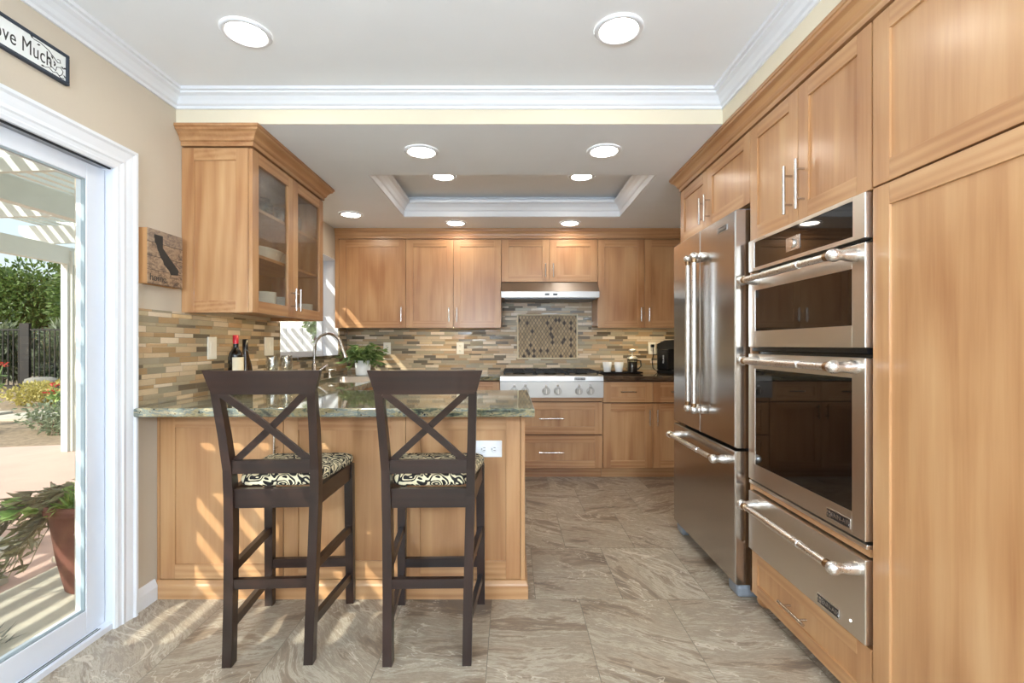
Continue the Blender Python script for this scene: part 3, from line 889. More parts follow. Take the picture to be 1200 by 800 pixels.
for k, (y, x) in enumerate(((2.80, -1.44), (2.90, -1.47), (3.00, -1.44), (3.24, -1.44))):
    if g0 is None:
        mb = MB(); mb.lathe([(0.0, 0), (0.028, 0), (0.036, 0.12), (0.034, 0.12), (0.026, 0.008), (0, 0.008)], 20, caps=False); g0 = o = obj('glass_cup', mb, 'tumbler')
    else: o = g0.copy(); COL.objects.link(o)
    o.location = (x, y, 1.9185)
    tag(o, ['clear cup nearest the end panel on the glass cabinet top shelf', 'clear glass cup second from the end panel on the top shelf', 'clear glass cup third from the end panel on the top shelf', 'clear glass cup alone behind the far glass door on the top shelf'][k], 'cup', 'clear cups on the top shelf')

# --- peninsula
PY = 2.27
t = thing('peninsula_cabinet', 'maple panelled breakfast bar cabinet behind the two stools', 'cabinet', (0, PY, 0))
ZP = 0.875
mb = MB()
mb.box(XL+0.002, 0.060, 0.022, 0.63, 0.0, ZP, 0); mb.box(XL+0.004, 0.056, 0.0205, 0.022, 0.09, ZP-0.002, 1)
obj('body', mb, ['wood_v', 'gap_shade'], t)
mb = MB(); mb.box(XL+0.002, -1.655, 0.001, 0.0205, 0.05, ZP, 0, 0.001); obj('filler_strip', mb, 'wood_v', t); mb = MB(); mb.box(0.045, 0.065, 0.001, 0.63, 0.05, ZP, 0, 0.002); obj('end_panel', mb, 'wood_v', t)
ZB0 = 0.088
door(t, -1.653, -1.073, ZB0, ZP-0.004, (-1.10, 0.745), fw=0.068, hl=0.12)
for x0, x1 in ((-1.071, -0.498), (-0.496, 0.043)):
    mb = MB(); shaker(mb, x0, x1, ZB0, ZP-0.002, 0.0, 0.02, 0.068, fb=0.085); obj('panel', mb, ['wood_v', 'wood_h'], t)
mb = MB(); mb.sweep([(XL+0.004, -0.0005), (0.0655, -0.0005), (0.0655, 0.60)], [(0, 0), (0.014, 0), (0.014, 0.062), (0.010, 0.070), (0.006, 0.084), (0, 0.086)], side=-1)
obj('base_moulding', mb, 'wood_h', t)

# --- left run under the sink (faces +X)
t = thing('sink_cabinet', 'maple base cabinet run under the sink, seen beyond the peninsula countertop', 'cabinet', (-1.06, 2.91, 0), RZ_LEFT)
LW = 4.27-2.91
mb = MB()
mb.box(0.0, LW, 0.022, 0.60, 0.10, 0.66, 0)
mb.box(0.0, 0.56, 0.022, 0.60, 0.66, ZP, 0); mb.box(1.34, LW, 0.022, 0.60, 0.66, ZP, 0); mb.box(0.56, 1.34, 0.022, 0.075, 0.66, ZP, 0)
mb.box(0.0, LW, 0.075, 0.60, 0.0, 0.10, 1)
obj('body', mb, ['wood_v', 'gap_shade'], t)
for x0, x1 in ((0.01, 0.45), (0.45, 0.89), (0.89, 1.34)):
    door(t, x0, x1, 0.10, ZP-0.004, (x1-0.04, 0.74))

# --- back wall bases
BF = 4.28
DB = YB - BF - 0.003
def toe(t, x0, x1):
    mb = MB(); mb.box(x0, x1, 0.072, 0.090, 0.0, 0.092, 0); obj('toe_kick', mb, 'wood_h', t)
t = thing('base_cabinet', 'maple base cabinet between the sink corner and the rangetop', 'cabinet', (0, BF, 0))
carcass(t, -1.02, -0.099, DB, 0.093, ZP); toe(t, -1.02, -0.099)
door(t, -1.02, -0.56, 0.095, 0.685, (-0.60, 0.60)); door(t, -0.56, -0.10, 0.095, 0.685, (-0.52, 0.60))
door(t, -1.02, -0.56, 0.69, ZP-0.008, None, horiz=(-0.79, 0.78), name='drawer'); door(t, -0.56, -0.10, 0.69, ZP-0.008, None, horiz=(-0.33, 0.78), name='drawer')
t = thing('base_cabinet', 'maple base cabinet with two wide drawers under the rangetop', 'cabinet', (0, BF, 0))
carcass(t, -0.097, 0.811, DB, 0.093, 0.72); toe(t, -0.097, 0.811)
mb = MB(); mb.box(-0.097, 0.811, 0.0, 0.022, 0.688, 0.722, 0, 0.001); obj('top_rail', mb, 'wood_h', t)
door(t, -0.097, 0.811, 0.395, 0.682, None, horiz=(0.357, 0.540), hl=0.22, name='drawer', fw=0.068)
door(t, -0.097, 0.811, 0.095, 0.388, None, horiz=(0.357, 0.240), hl=0.22, name='drawer', fw=0.068)
t = thing('base_cabinet', 'maple base cabinet with drawers over doors between the rangetop and the fridge', 'cabinet', (0, BF, 0))
carcass(t, 0.813, 1.736, DB, 0.093, ZP); toe(t, 0.813, 1.736)
for x0, x1, hx in ((0.815, 1.258, 1.225), (1.258, 1.702, 1.292)):
    door(t, x0, x1, 0.095, 0.672, (hx, 0.548), hl=0.14, fw=0.068)
    door(t, x0, x1, 0.678, ZP-0.012, None, horiz=((x0+x1)/2, 0.775), hl=0.14, name='drawer', fw=0.068)

# --- granite tops
ZG = 0.915
SX0, SX1, SY0, SY1 = -1.50, -1.10, 3.52, 4.20
def grid_slab(rects, z0, z1):
    xs = sorted({r[0] for r in rects} | {r[1] for r in rects}); ys = sorted({r[2] for r in rects} | {r[3] for r in rects})
    bm = bmesh.new(); vv = {}
    def V(x, y):
        if (x, y) not in vv: vv[(x, y)] = bm.verts.new((x, y, z0))
        return vv[(x, y)]
    for i in range(len(xs)-1):
        for j in range(len(ys)-1):
            cx, cy = (xs[i]+xs[i+1])/2, (ys[j]+ys[j+1])/2
            if any(r[0] < cx < r[1] and r[2] < cy < r[3] for r in rects):
                bm.faces.new([V(xs[i], ys[j]), V(xs[i+1], ys[j]), V(xs[i+1], ys[j+1]), V(xs[i], ys[j+1])])
    ex = bmesh.ops.extrude_face_region(bm, geom=list(bm.faces))
    for e in ex['geom']:
        if isinstance(e, bmesh.types.BMVert): e.co.z = z1
    bmesh.ops.recalc_face_normals(bm, faces=bm.faces)
    sharp = [e for e in bm.edges if len(e.link_faces) == 2 and e.calc_face_angle() > 0.5 and abs(e.verts[0].co.z-e.verts[1].co.z) < 1e-6]
    bmesh.ops.bevel(bm, geom=sharp, offset=0.007, segments=3, profile=0.5, affect='EDGES')
    bm.verts.index_update()
    m = MB(); m.add([tuple(q.co) for q in bm.verts], [tuple(q.index for q in f.verts) for f in bm.faces]); bm.free()
    return m
CF = 4.25
m = grid_slab([(-1.637, 0.102, 2.09, 2.935), (XL+0.013, -1.637, 2.126, 2.935), (XL+0.011, SX0, 2.935, 4.878), (SX1, -1.03, 2.935, 4.878),
               (SX0, SX1, 2.935, SY0), (SX0, SX1, SY1, 4.878), (-1.03, -0.099, CF, 4.878)], ZP+0.001, ZG)
tag(obj('granite_countertop', m, 'granite'), 'polished green and brown granite countertop of the peninsula wrapping round to the sink', 'countertop')
m = grid_slab([(0.813, 1.736, CF, 4.878)], ZP+0.001, ZG)
tag(obj('granite_countertop', m, 'granite_d'), 'dark brown granite countertop right of the rangetop', 'countertop')

# --- sink and taps
t = thing('kitchen_sink', 'stainless steel undermount sink below the window', 'sink', ((SX0+SX1)/2, (SY0+SY1)/2, 0.70))
mb = MB(); hx, hy = (SX1-SX0)/2, (SY1-SY0)/2
def rr(x, y, z, r=0.05):
    p = []
    for cx, cy, a0 in ((x-r, y-r, 0), (-x+r, y-r, 90), (-x+r, -y+r, 180), (x-r, -y+r, 270)):
        for k in range(5): p.append((cx+r*math.cos(R(a0+k*22.5)), cy+r*math.sin(R(a0+k*22.5)), z))
    return p
mb.loft([rr(hx-0.03, hy-0.03, 0.0), rr(hx-0.004, hy-0.004, 0.03), rr(hx-0.002, hy-0.002, 0.203), rr(hx-0.002, hy-0.002, 0.2145), rr(hx-0.012, hy-0.012, 0.2145), rr(hx-0.012, hy-0.012, 0.035), rr(hx-0.04, hy-0.04, 0.006)], 0, True)
obj('basin', mb, 'steel', t)
mb = MB(); mb.lathe([(0.045, 0.0065), (0.045, 0.009), (0.03, 0.0085)], 20); obj('drain', mb, 'chrome', t)
t = thing('kitchen_faucet', 'tall stainless gooseneck faucet at the sink window', 'faucet', (-1.585, 3.88, ZG))
mb = MB()
mb.lathe([(0.027, 0), (0.027, 0.006), (0.019, 0.012), (0.018, 0.12), (0.013, 0.125)], 20)
pts = [(0, 0, 0.11)] + [(0, 0, 0.12+0.12*k/4) for k in range(1, 5)]
for k in range(1, 13):
    a = PI*k/12*0.93
    pts.append((0.112-0.112*math.cos(a), 0, 0.24+0.125*math.sin(a)))
mb.tube(pts, 0.011, 14)
obj('neck', mb, 'steel_v', t)
e = Vector(pts[-1]); d_ = (e-Vector(pts[-2])).normalized()
mb = MB(); mb.tube([e, e+d_*0.02, e+d_*0.07, e+d_*0.10], [0.0125, 0.015, 0.018, 0.019], 16); obj('spray_head', mb, 'steel_v', t)
mb = MB(); mb.tube([(0.015, 0.0, 0.06), (0.04, 0.01, 0.068), (0.095, 0.03, 0.115)], [0.010, 0.008, 0.006], 12); obj('lever', mb, 'steel_v', t)
t = thing('soap_dispenser', 'small stainless soap pump beside the faucet', 'soap dispenser', (-1.53, 4.06, ZG))
mb = MB(); mb.lathe([(0.018, 0), (0.018, 0.01), (0.010, 0.014), (0.009, 0.055), (0.013, 0.06), (0.013, 0.07), (0, 0.072)], 16); obj('pump', mb, 'nickel', t)
mb = MB(); mb.tube([(0, 0, 0.064), (0.04, 0, 0.068), (0.055, 0, 0.062)], 0.006, 10); obj('spout', mb, 'nickel', t)

# --- right run (origin at its far end, local x towards the camera)
RF = 1.11
DR = XR-RF-0.003
t = thing('fridge_cabinet', 'maple two door cabinet above the refrigerator', 'cabinet', (RF, 3.161, 0), RZ_RIGHT)
carcass(t, 0.0, 0.919, DR, 1.85, ZT)
mb = MB(); mb.box(0.0, 0.018, 0.0225, DR, 0.0, 1.85); obj('side_panel', mb, 'wood_v', t)
door(t, 0.0, 0.43, 1.85, DT, (0.395, 1.955), fw=0.062, hl=0.15); door(t, 0.43, 0.919, 1.85, DT, (0.465, 1.955), fw=0.062, hl=0.15)

t = thing('oven_cabinet', 'tall maple cabinet that holds the microwave, oven and warming drawer', 'cabinet', (RF, 2.24, 0), RZ_RIGHT)
OW = 0.757
mb = MB()
mb.box(0.0, 0.018, 0.0, DR, 0.05, 1.668, 0, 0.001); mb.box(OW-0.012, OW, 0.022, DR, 0.05, 1.668, 0)
mb.box(0.0, OW, 0.022, DR, 1.668, ZT, 0); mb.box(0.018, OW-0.012, 0.05, DR, 0.05, 0.245, 0); mb.box(0.018, OW-0.012, DR-0.02, DR, 0.245, 1.668, 0)
mb.box(0.018, OW-0.012, 0.004, DR-0.02, 0.53, 0.556, 1); mb.box(0.0, OW, 0.0205, 0.022, 1.672, ZT, 2)
mb.box(0.03, OW, 0.09, 0.11, 0.0, 0.05, 1)
obj('body', mb, ['wood_v', 'wood_h', 'gap_shade'], t)
door(t, 0.0, OW/2-0.005, 1.668, DT, (OW/2-0.045, 1.80), fw=0.062, hl=0.19); door(t, OW/2-0.005, OW-0.002, 1.668, DT, (OW/2+0.035, 1.80), fw=0.062, hl=0.19)
door(t, 0.0, OW-0.002, 0.052, 0.250, None, horiz=(0.375, 0.155), hl=0.17, fw=0.062, name='drawer')
mb = MB(); mb.lathe([(0.022, 0), (0.036, 0.010), (0.042, 0.026), (0.034, 0.042), (0.024, 0.052), (0.03, 0.058)], 24, (0.045, 0.055, 0)); obj('bun_foot', mb, 'wood_v', t)

t = thing('pantry_cabinet', 'tall maple pantry cabinet nearest the camera with upper and lower doors', 'cabinet', (RF, 1.481, 0), RZ_RIGHT)
PW = 0.60
carcass(t, 0.0, PW, DR, 0.05, ZT)
door(t, 0.0, PW-0.002, 1.672, DT, None, fw=0.064); door(t, 0.0, PW-0.002, 0.052, 1.669, None, fw=0.064)
mb = MB(); mb.box(0.0, PW, 0.06, 0.08, 0.0, 0.049); obj('toe_kick', mb, 'wood_h', t)
mb = MB(); mb.sweep([(XR-0.003, 3.165), (RF+0.002, 3.165), (RF+0.002, 0.86)], wcrown, side=-1)
tag(obj('crown_moulding', mb, 'wood_y'), 'maple crown moulding running over the fridge, oven and pantry cabinets', 'crown moulding')

# ================================================================== APPLIANCES
def pro_handle(parent, p0, p1, y0, out, r=0.0125, axis='x', label=None):
    """tubular handle between p0 and p1 = (x, z); standing off the face y0 on flared brackets"""
    A = Vector((p0[0], y0-out, p0[1])); B = Vector((p1[0], y0-out, p1[1])); d = (B-A).normalized()
    mb = MB()
    mb.cyl(A+d*0.010, B-d*0.010, r, n=18)
    L = (B-A).length
    mb.cyl(A+d*L*0.30, B-d*L*0.30, r*1.14, n=18)
    h = obj('handle', mb, 'chrome', parent)
    for P, s in ((A, 1), (B, -1)):
        mb = MB(); mb.cyl(P+d*s*0.014, P+d*s*0.036, r*1.2, n=18)
        obj('collar', mb, 'copper', h)
    for P in (A, B):
        mb = MB()
        mb.lathe([(0.0, -0.022), (0.011, -0.0195), (0.019, -0.011), (0.022, 0.0), (0.0205, 0.009), (0.016, 0.018), (0.0165, 0.032), (0.020, out-0.022), (0.0215, out-0.004), (0.0215, out)], 20)
        q = Matrix.Translation(P) @ Matrix.Rotation(R(-90), 4, 'X')
        mb.v = [tuple(q @ Vector(v)) for v in mb.v]
        obj('bracket', mb, 'chrome', h)
    return h

def badge(parent, x, y, z, wd, hh, txt='JENN-AIR'):
    mb = MB(); mb.box(x-wd/2, x+wd/2, y-0.003, y, z-hh/2, z+hh/2, 0, 0.0015)
    b = obj('badge', mb, 'rim_metal', parent)
    mb = MB(); mb.box(x-wd/2+hh*0.08, x+wd/2-hh*0.14, y-0.0036, y-0.003, z-hh/2+hh*0.1, z+hh/2-hh*0.1); obj('plate', mb, 'badge', b)
    q = Matrix.Translation((x+wd*0.08, y-0.0040, z)) @ Matrix.Rotation(R(90), 4, 'X')
    text_mesh('lettering', txt, hh*0.66, 'rim_metal', b, q, 0.0003, offset=0.0)
    mb = MB(); s = hh*0.3; cx = x-wd*0.40
    for a, bb in ((-1, -0.15), (0.15, 1)):
        for c, e in ((-1, -0.15), (0.15, 1)): mb.box(cx+a*s, cx+bb*s, y-0.0042, y-0.0036, z+c*s, z+e*s)
    obj('emblem', mb, 'rim_metal', b)
    return b

# --- refrigerator: local x 0..0.848, door faces at y=0
FX = 1.050
t = thing('refrigerator', 'stainless french door refrigerator with a bottom freezer drawer', 'refrigerator', (FX, 3.112, 0), RZ_RIGHT)
FW = 0.850
mb = MB(); mb.box(0.004, FW-0.004, 0.085, XR-FX-0.02, 0.045, 1.795, 0, 0.004); obj('body', mb, 'rubber', t)
def frdoor(x0, x1, z0, z1, name):
    mb = MB(); n = 12; b = 0.006; rings = []
    ins = 0.006
    for k in range(n+1):
        f = k/n; x = x0+(x1-x0)*f
        rings.append(x)
    def sect(x, y0):
        return [(x, y0+b, z0), (x, 0.072, z0), (x, 0.072, z1), (x, y0+b, z1), (x, y0, z1-b), (x, y0, z0+b)]
    mb.loft([sect(x, ins if k in (0, n) else 0.0) for k, x in enumerate([x0, x0+0.005] + [x0+0.005+(x1-x0-0.01)*j/(n-2) for j in range(1, n-2)] + [x1-0.005, x1])], 0)
    return obj(name, mb, 'steel_v', t)
SPL = 0.432
dl = frdoor(0.0, SPL-0.003, 0.705, 1.825, 'door')
dr = frdoor(SPL+0.003, FW, 0.705, 1.825, 'door')
fz = frdoor(0.0, FW, 0.064, 0.690, 'freezer_drawer')
mb = MB(); mb.box(0.01, FW-0.01, 0.072, 0.085, 0.07, 1.80); obj('gasket', mb, 'rubber', t)
pro_handle(dl, (SPL-0.045, 0.835), (SPL-0.045, 1.675), 0.0, 0.052)
pro_handle(dr, (SPL+0.045, 0.835), (SPL+0.045, 1.675), 0.0, 0.052)
pro_handle(fz, (0.10, 0.632), (FW-0.10, 0.632), 0.0, 0.060)
badge(dr, 0.715, 0.0, 1.765, 0.115, 0.030)
mb = MB(); mb.box(FW-0.09, FW-0.01, 0.02, 0.15, 1.796, 1.832, 0, 0.006); mb.box(0.01, 0.09, 0.02, 0.15, 1.796, 1.832, 0, 0.006); obj('hinge_cover', mb, 'greyplastic', t)
for x in (0.06, FW-0.055):
    mb = MB(); mb.box(x-0.055, x+0.052, 0.015, 0.16, 0.0, 0.060, 0, 0.016); obj('foot', mb, 'greyplastic', t)

# --- wall oven group: origin at far end of oven face
OX = 1.094
OY = 2.222
OWW = 0.732
def oven_door(t, z0, z1, gz0, gz1, gx0=0.058, gx1=0.673, name='door'):
    mb = MB(); th = 0.034; g0, g1 = gx0, gx1
    mb.box(0, g0, 0, th, z0, z1, 0, 0.002); mb.box(g1, OWW, 0, th, z0, z1, 0, 0.002)
    mb.box(g0, g1, 0, th, z0, gz0, 0, 0.0); mb.box(g0, g1, 0, th, gz1, z1, 0, 0.0)
    d = obj(name, mb, 'steel', t)
    mb = MB(); mb.box(g0, g1, 0.0025, th-0.002, gz0, gz1, 0); obj('window', mb, 'oven_glass', d)
    return d
t = thing('microwave_oven', 'built-in stainless microwave oven above the large oven', 'microwave', (OX, OY, 0), RZ_RIGHT)
mb = MB(); mb.box(0.018, OWW-0.002, 0.037, 0.50, 1.163, 1.655); mb.box(0.018, OWW-0.002, 0.008, 0.037, 1.163, 1.178); obj('body', mb, 'black', t)
d = oven_door(t, 1.522, 1.664, 1.536, 1.651, 0.050, 0.676, 'control_panel')
mb = MB(); mb.box(0.300, 0.392, 0.0010, 0.0026, 1.558, 1.612); p_ = obj('display', mb, 'rim_metal', d)
mb = MB(); mb.cyl((0.346, 0.001, 1.585), (0.346, -0.007, 1.585), 0.019, 0.016, 24); obj('dial', mb, 'nickel', d)
d = oven_door(t, 1.181, 1.508, 1.252, 1.434)
pro_handle(d, (0.085, 1.475), (0.692, 1.475), 0.0, 0.072)
t = thing('built_in_oven', 'large stainless wall oven with a wide dark window', 'oven', (OX, OY, 0), RZ_RIGHT)
mb = MB(); mb.box(0.018, OWW-0.002, 0.037, 0.56, 0.562, 1.160); obj('body', mb, 'black', t)
d = oven_door(t, 0.580, 1.149, 0.655, 1.084)
pro_handle(d, (0.085, 1.120), (0.692, 1.120), 0.0, 0.072)
badge(d, 0.612, 0.0, 0.613, 0.118, 0.034)
mb = MB(); mb.box(0.0, OWW+0.004, 0.002, 0.037, 0.5580, 0.572, 0, 0.002); obj('trim_strip', mb, 'steel', t)
t = thing('warming_drawer', 'stainless warming drawer below the wall oven', 'warming drawer', (OX, OY, 0), RZ_RIGHT)
mb = MB(); mb.box(0.018, OWW-0.002, 0.037, 0.50, 0.262, 0.524); obj('body', mb, 'black', t)
mb = MB(); mb.box(0.0, OWW, 0, 0.034, 0.259, 0.523, 0, 0.003); d = obj('drawer_front', mb, 'steel', t)
pro_handle(d, (0.085, 0.482), (0.692, 0.482), 0.0, 0.072)
badge(d, 0.560, 0.0, 0.292, 0.116, 0.034)
mb = MB(); mb.cyl((0.668, 0.0, 0.302), (0.668, -0.002, 0.302), 0.004, n=14); obj('indicator_light', mb, 'led_dot', d)

# --- rangetop
t = thing('gas_rangetop', 'stainless gas rangetop with black grates under the hood', 'rangetop', (0.357, 4.225, 0))
hw = 0.453
mb = MB()
prof = [(0.0, 0.728), (0.0, 0.868), (0.006, 0.873), (0.010, 0.912), (0.016, 0.921), (0.030, 0.924), (0.640, 0.924), (0.640, 0.728)]
mb.loft([[(-hw, y, z) for y, z in prof], [(hw, y, z) for y, z in prof]], 0)
obj('body', mb, 'steel_d', t)
mb = MB(); mb.box(-hw+0.004, hw-0.004, -0.0004, 0.003, 0.8685, 0.8725); obj('seam', mb, 'rubber', t)
for k in range(3):
    cx = -0.285 + k*0.285; mb = MB()
    for x in (-0.135, 0.135): mb.box(cx+x-0.006, cx+x+0.006, 0.075, 0.60, 0.938, 0.956, 0, 0.003)
    for y in (0.075, 0.245, 0.335, 0.43, 0.588): mb.box(cx-0.135, cx+0.135, y, y+0.012, 0.940, 0.956, 0, 0.003)
    for x in (-0.05, 0.05):
        mb.box(cx+x-0.005, cx+x+0.005, 0.087, 0.60, 0.940, 0.956, 0, 0.003)
    for x in (-0.13, 0.13):
        for y in (0.085, 0.585): mb.box(cx+x-0.008, cx+x+0.008, y-0.008, y+0.008, 0.9245, 0.940)
    g = obj('grate', mb, 'blackmat', t)
    for y in (0.20, 0.47):
        mb = MB(); mb.lathe([(0.055, 0.9245), (0.055, 0.930), (0.035, 0.934), (0.033, 0.938), (0, 0.939)], 20, (cx, y, 0)); obj('burner', mb, 'blackmat', t)
for x in (-0.330, -0.233, -0.050, 0.052, 0.238, 0.338):
    mb = MB(); mb.cyl((x, 0.0, 0.785), (x, -0.006, 0.785), 0.036, 0.034, 28); mb.cyl((x, -0.006, 0.785), (x, -0.032, 0.785), 0.027, 0.024, 28)
    k_ = obj('knob', mb, 'knob_steel', t)
    mb = MB(); mb.box(x-0.003, x+0.003, -0.040, -0.032, 0.764, 0.806, 0, 0.0015); obj('grip', mb, 'steel', k_)
    mb = MB(); mb.lathe([(0.010, -0.001), (0.010, 0.002), (0.0, 0.003)], 16, (0, 0, 0)); mb.v = [(x+v[0], -v[2]-0.001, 0.833+v[1]) for v in mb.v]; obj('igniter_light', mb, 'chrome', k_)
badge(t, 0.245, 0.0066, 0.892, 0.098, 0.026)

# --- hood
t = thing('range_hood', 'slim stainless range hood under the short cabinet', 'range hood', (0.362, 4.45, 0))
hw = 0.453
prof = [(0.0, 1.628), (0.0, 1.683), (0.012, 1.690), (0.115, 1.782), (0.429, 1.782), (0.429, 1.628)]
mb = MB(); mb.loft([[(-hw, y, z) for y, z in prof], [(hw, y, z) for y, z in prof]], 0); obj('body', mb, 'steel_d', t)
mb = MB(); mb.box(-hw+0.03, hw-0.03, 0.04, 0.42, 1.618, 1.6275, 0); obj('filter', mb, 'greyplastic', t)
for x in (-0.03, 0.045):
    mb = MB(); mb.box(x-0.02, x+0.02, -0.002, 0.0, 1.648, 1.664); obj('control_button', mb, 'black', t)
# ================================================================== BAR STOOLS
def make_stool(label):
    t = thing('bar_stool', label, 'bar stool', (0, 0, 0), 0, 'dark bar stools at the peninsula')
    def post(s):
        mb = MB()
        st = [(0.147, -0.197, 0.0, 0.034, 0.040), (0.150, -0.180, 0.25, 0.034, 0.042), (0.155, -0.165, 0.50, 0.034, 0.046), (0.158, -0.162, 0.62, 0.034, 0.048),
              (0.160, -0.168, 0.72, 0.032, 0.044), (0.165, -0.196, 0.86, 0.031, 0.040), (0.170, -0.238, 1.02, 0.030, 0.034)]
        mb.loft([[(s*x-wx/2, y-wy/2, z), (s*x+wx/2, y-wy/2, z), (s*x+wx/2, y+wy/2, z), (s*x-wx/2, y+wy/2, z)] for x, y, z, wx, wy in st], 0)
        return mb
    for s in (-1, 1): obj('leg', post(s), 'esp_v', t)
    for s in (-1, 1):
        mb = MB(); st = [(0.182, 0.224, 0.0, 0.034), (0.180, 0.218, 0.35, 0.036), (0.178, 0.214, 0.642, 0.038)]
        mb.loft([[(s*x-w_/2, y-w_/2, z), (s*x+w_/2, y-w_/2, z), (s*x+w_/2, y+w_/2, z), (s*x-w_/2, y+w_/2, z)] for x, y, z, w_ in st], 0)
        obj('leg', mb, 'esp_v', t)
    # curved head rail
    mb = MB(); rings = []
    for k in range(13):
        u = -1+2*k/12
        yb = -0.262 - 0.020*(1-u*u)
        xt, xb = 0.207*u, 0.183*u
        y2 = yb+0.026
        rings.append([(xb, yb+0.010, 1.012), (xb, y2+0.010, 1.012), (xt, y2-0.006, 1.098), (xt, yb-0.006, 1.098)])
    mb.loft(rings, 0); obj('head_rail', mb, 'esp_h', t)
    # crossed back slats, one lapped over the other
    for s, dy in ((1, 0.0), (-1, 0.008)):
        mb = MB(); P = [Vector((-s*0.150*(1-f)+s*0.138*f, -0.252*(1-f)-0.176*f + 0.016*math.sin(PI*f) + dy, 1.016*(1-f)+0.752*f)) for f in [k/8 for k in range(9)]]
        rings = []
        for k, p in enumerate(P):
            d = (P[min(8, k+1)]-P[max(0, k-1)]).normalized(); sd = Vector((0, 1, 0)); sd = (sd-d*sd.dot(d)).normalized(); a = d.cross(sd)
            rings.append([tuple(p+a*i*0.0125+sd*j*0.006) for i, j in ((-1, -1), (1, -1), (1, 1), (-1, 1))])
        mb.loft(rings, 0); obj('cross_slat', mb, 'esp_h', t)
    mb = MB(); mb.bar((-0.150, -0.174, 0.731), (0.150, -0.174, 0.731), 0.050, 0.022, (0, 1, 0)); obj('lower_back_rail', mb, 'esp_h', t)
    for nm, p0, p1, hh, wd in (('apron', (-0.142, -0.163, 0.610), (0.142, -0.163, 0.610), 0.072, 0.024), ('apron', (-0.162, 0.217, 0.610), (0.162, 0.217, 0.610), 0.066, 0.022),
                           ('stretcher', (-0.136, -0.183, 0.295), (0.136, -0.183, 0.295), 0.036, 0.022), ('footrest', (-0.165, 0.220, 0.192), (0.165, 0.220, 0.192), 0.040, 0.024)):
        mb = MB(); mb.bar(p0, p1, hh, wd, (0, 1, 0)); obj(nm, mb, 'esp_h', t)
    for s in (-1, 1):
        for nm, p0, p1, hh, wd in (('apron', (s*0.158, -0.142, 0.610), (s*0.178, 0.198, 0.610), 0.070, 0.022), ('stretcher', (s*0.151, -0.160, 0.345), (s*0.180, 0.202, 0.345), 0.034, 0.020), ('stretcher', (s*0.149, -0.170, 0.140), (s*0.181, 0.204, 0.125), 0.034, 0.020)):
            mb = MB(); mb.bar(p0, p1, hh, wd, (1, 0, 0)); obj(nm, mb, 'esp_y', t)
    # upholstered seat, wider at the front, domed
    n = 14; rows = []
    def outline(sc, z, k=40):
        p = []
        for i in range(k):
            a = 2*PI*i/k; cx, sy = math.cos(a), math.sin(a)
            ex = math.copysign(abs(cx)**0.22, cx); ey = math.copysign(abs(sy)**0.22, sy)
            y = 0.054 + ey*0.192*sc
            f = (y+0.14)/0.39
            x = ex*(0.146+0.058*f)*sc
            p.append((x, y, z))
        return p
    mb = MB(); mb.loft([outline(0.965, 0.646), outline(1.0, 0.652), outline(1.01, 0.668), outline(0.985, 0.682), outline(0.90, 0.692), outline(0.6, 0.698), outline(0.2, 0.700)], 0, True)
    obj('seat_cushion', mb, 'zebra', t)
    return t
st = make_stool('dark wooden cross back bar stool nearest the patio door')
st.location = (-0.913, 2.0, 0); st.rotation_euler = (0, 0, R(3.0))
s2 = copy_tree(st); s2['label'] = 'dark wooden cross back bar stool in front of the white peninsula outlet'
s2.location = (-0.316, 2.0, 0); s2.rotation_euler = (0, 0, R(1.2))

# ================================================================== OUTLETS AND SWITCHES
def plate_on(name, label, cat, loc, rot, wd, hh, kind, mat='plate'):
    t = thing(name, label, cat, loc); t.rotation_euler = rot
    mb = MB(); mb.box(-wd/2, wd/2, -0.006, 0, -hh/2, hh/2, 0, 0.003); obj('cover_plate', mb, mat, t)
    gang = max(1, int(round(wd/0.07))) if kind == 'switch' else 1
    if kind == 'switch':
        for g in range(gang):
            x = (g-(gang-1)/2)*0.046
            mb = MB(); mb.box(x-0.017, x+0.017, -0.0085, -0.006, -0.033, 0.033, 0, 0.0015); obj('rocker', mb, mat, t)
    else:
        for z in (-0.024, 0.024):
            mb = MB(); mb.lathe([(0.017, 0), (0.0165, 0.0015), (0, 0.0016)], 20); mb.v = [(v[0], -0.006-v[2], z+v[1]*0.85) for v in mb.v]; s = obj('socket', mb, mat, t)
            mb = MB()
            for x in (-0.006, 0.006): mb.box(x-0.0011, x+0.0011, -0.0082, -0.0070, z-0.001, z+0.008)
            mb.box(-0.002, 0.002, -0.0082, -0.0070, z-0.010, z-0.006)
            obj('slots', mb, 'slot', s)
    return t
bx = XL+0.0095
plate_on('light_switch', 'ivory switch plate on the mosaic left of the wine bottles', 'light switch', (bx, 2.672, 1.172), (0, 0, R(90)), 0.078, 0.124, 'switch')
plate_on('light_switch', 'ivory double switch plate on the mosaic beside the sink window', 'light switch', (bx, 3.30, 1.180), (0, 0, R(90)), 0.120, 0.124, 'switch')
by = YB-0.0095
plate_on('wall_outlet', 'ivory outlet on the back mosaic right of the potted plant, above the second stool', 'outlet', (-0.515, by, 1.155), (0, 0, 0), 0.074, 0.118, 'outlet')
plate_on('wall_outlet', 'ivory outlet on the back mosaic partly behind the potted plant', 'outlet', (-1.255, by, 1.155), (0, 0, 0), 0.074, 0.118, 'outlet')
plate_on('wall_outlet', 'ivory outlet with a black plug beside the coffee maker', 'outlet', (1.425, by, 1.155), (0, 0, 0), 0.074, 0.118, 'outlet')
plate_on('wall_outlet', 'white outlet lying sideways on the peninsula beside the second stool', 'outlet', (-0.106, PY+0.0078, 0.700), (0, R(90), 0), 0.078, 0.125, 'outlet', 'white_plate')

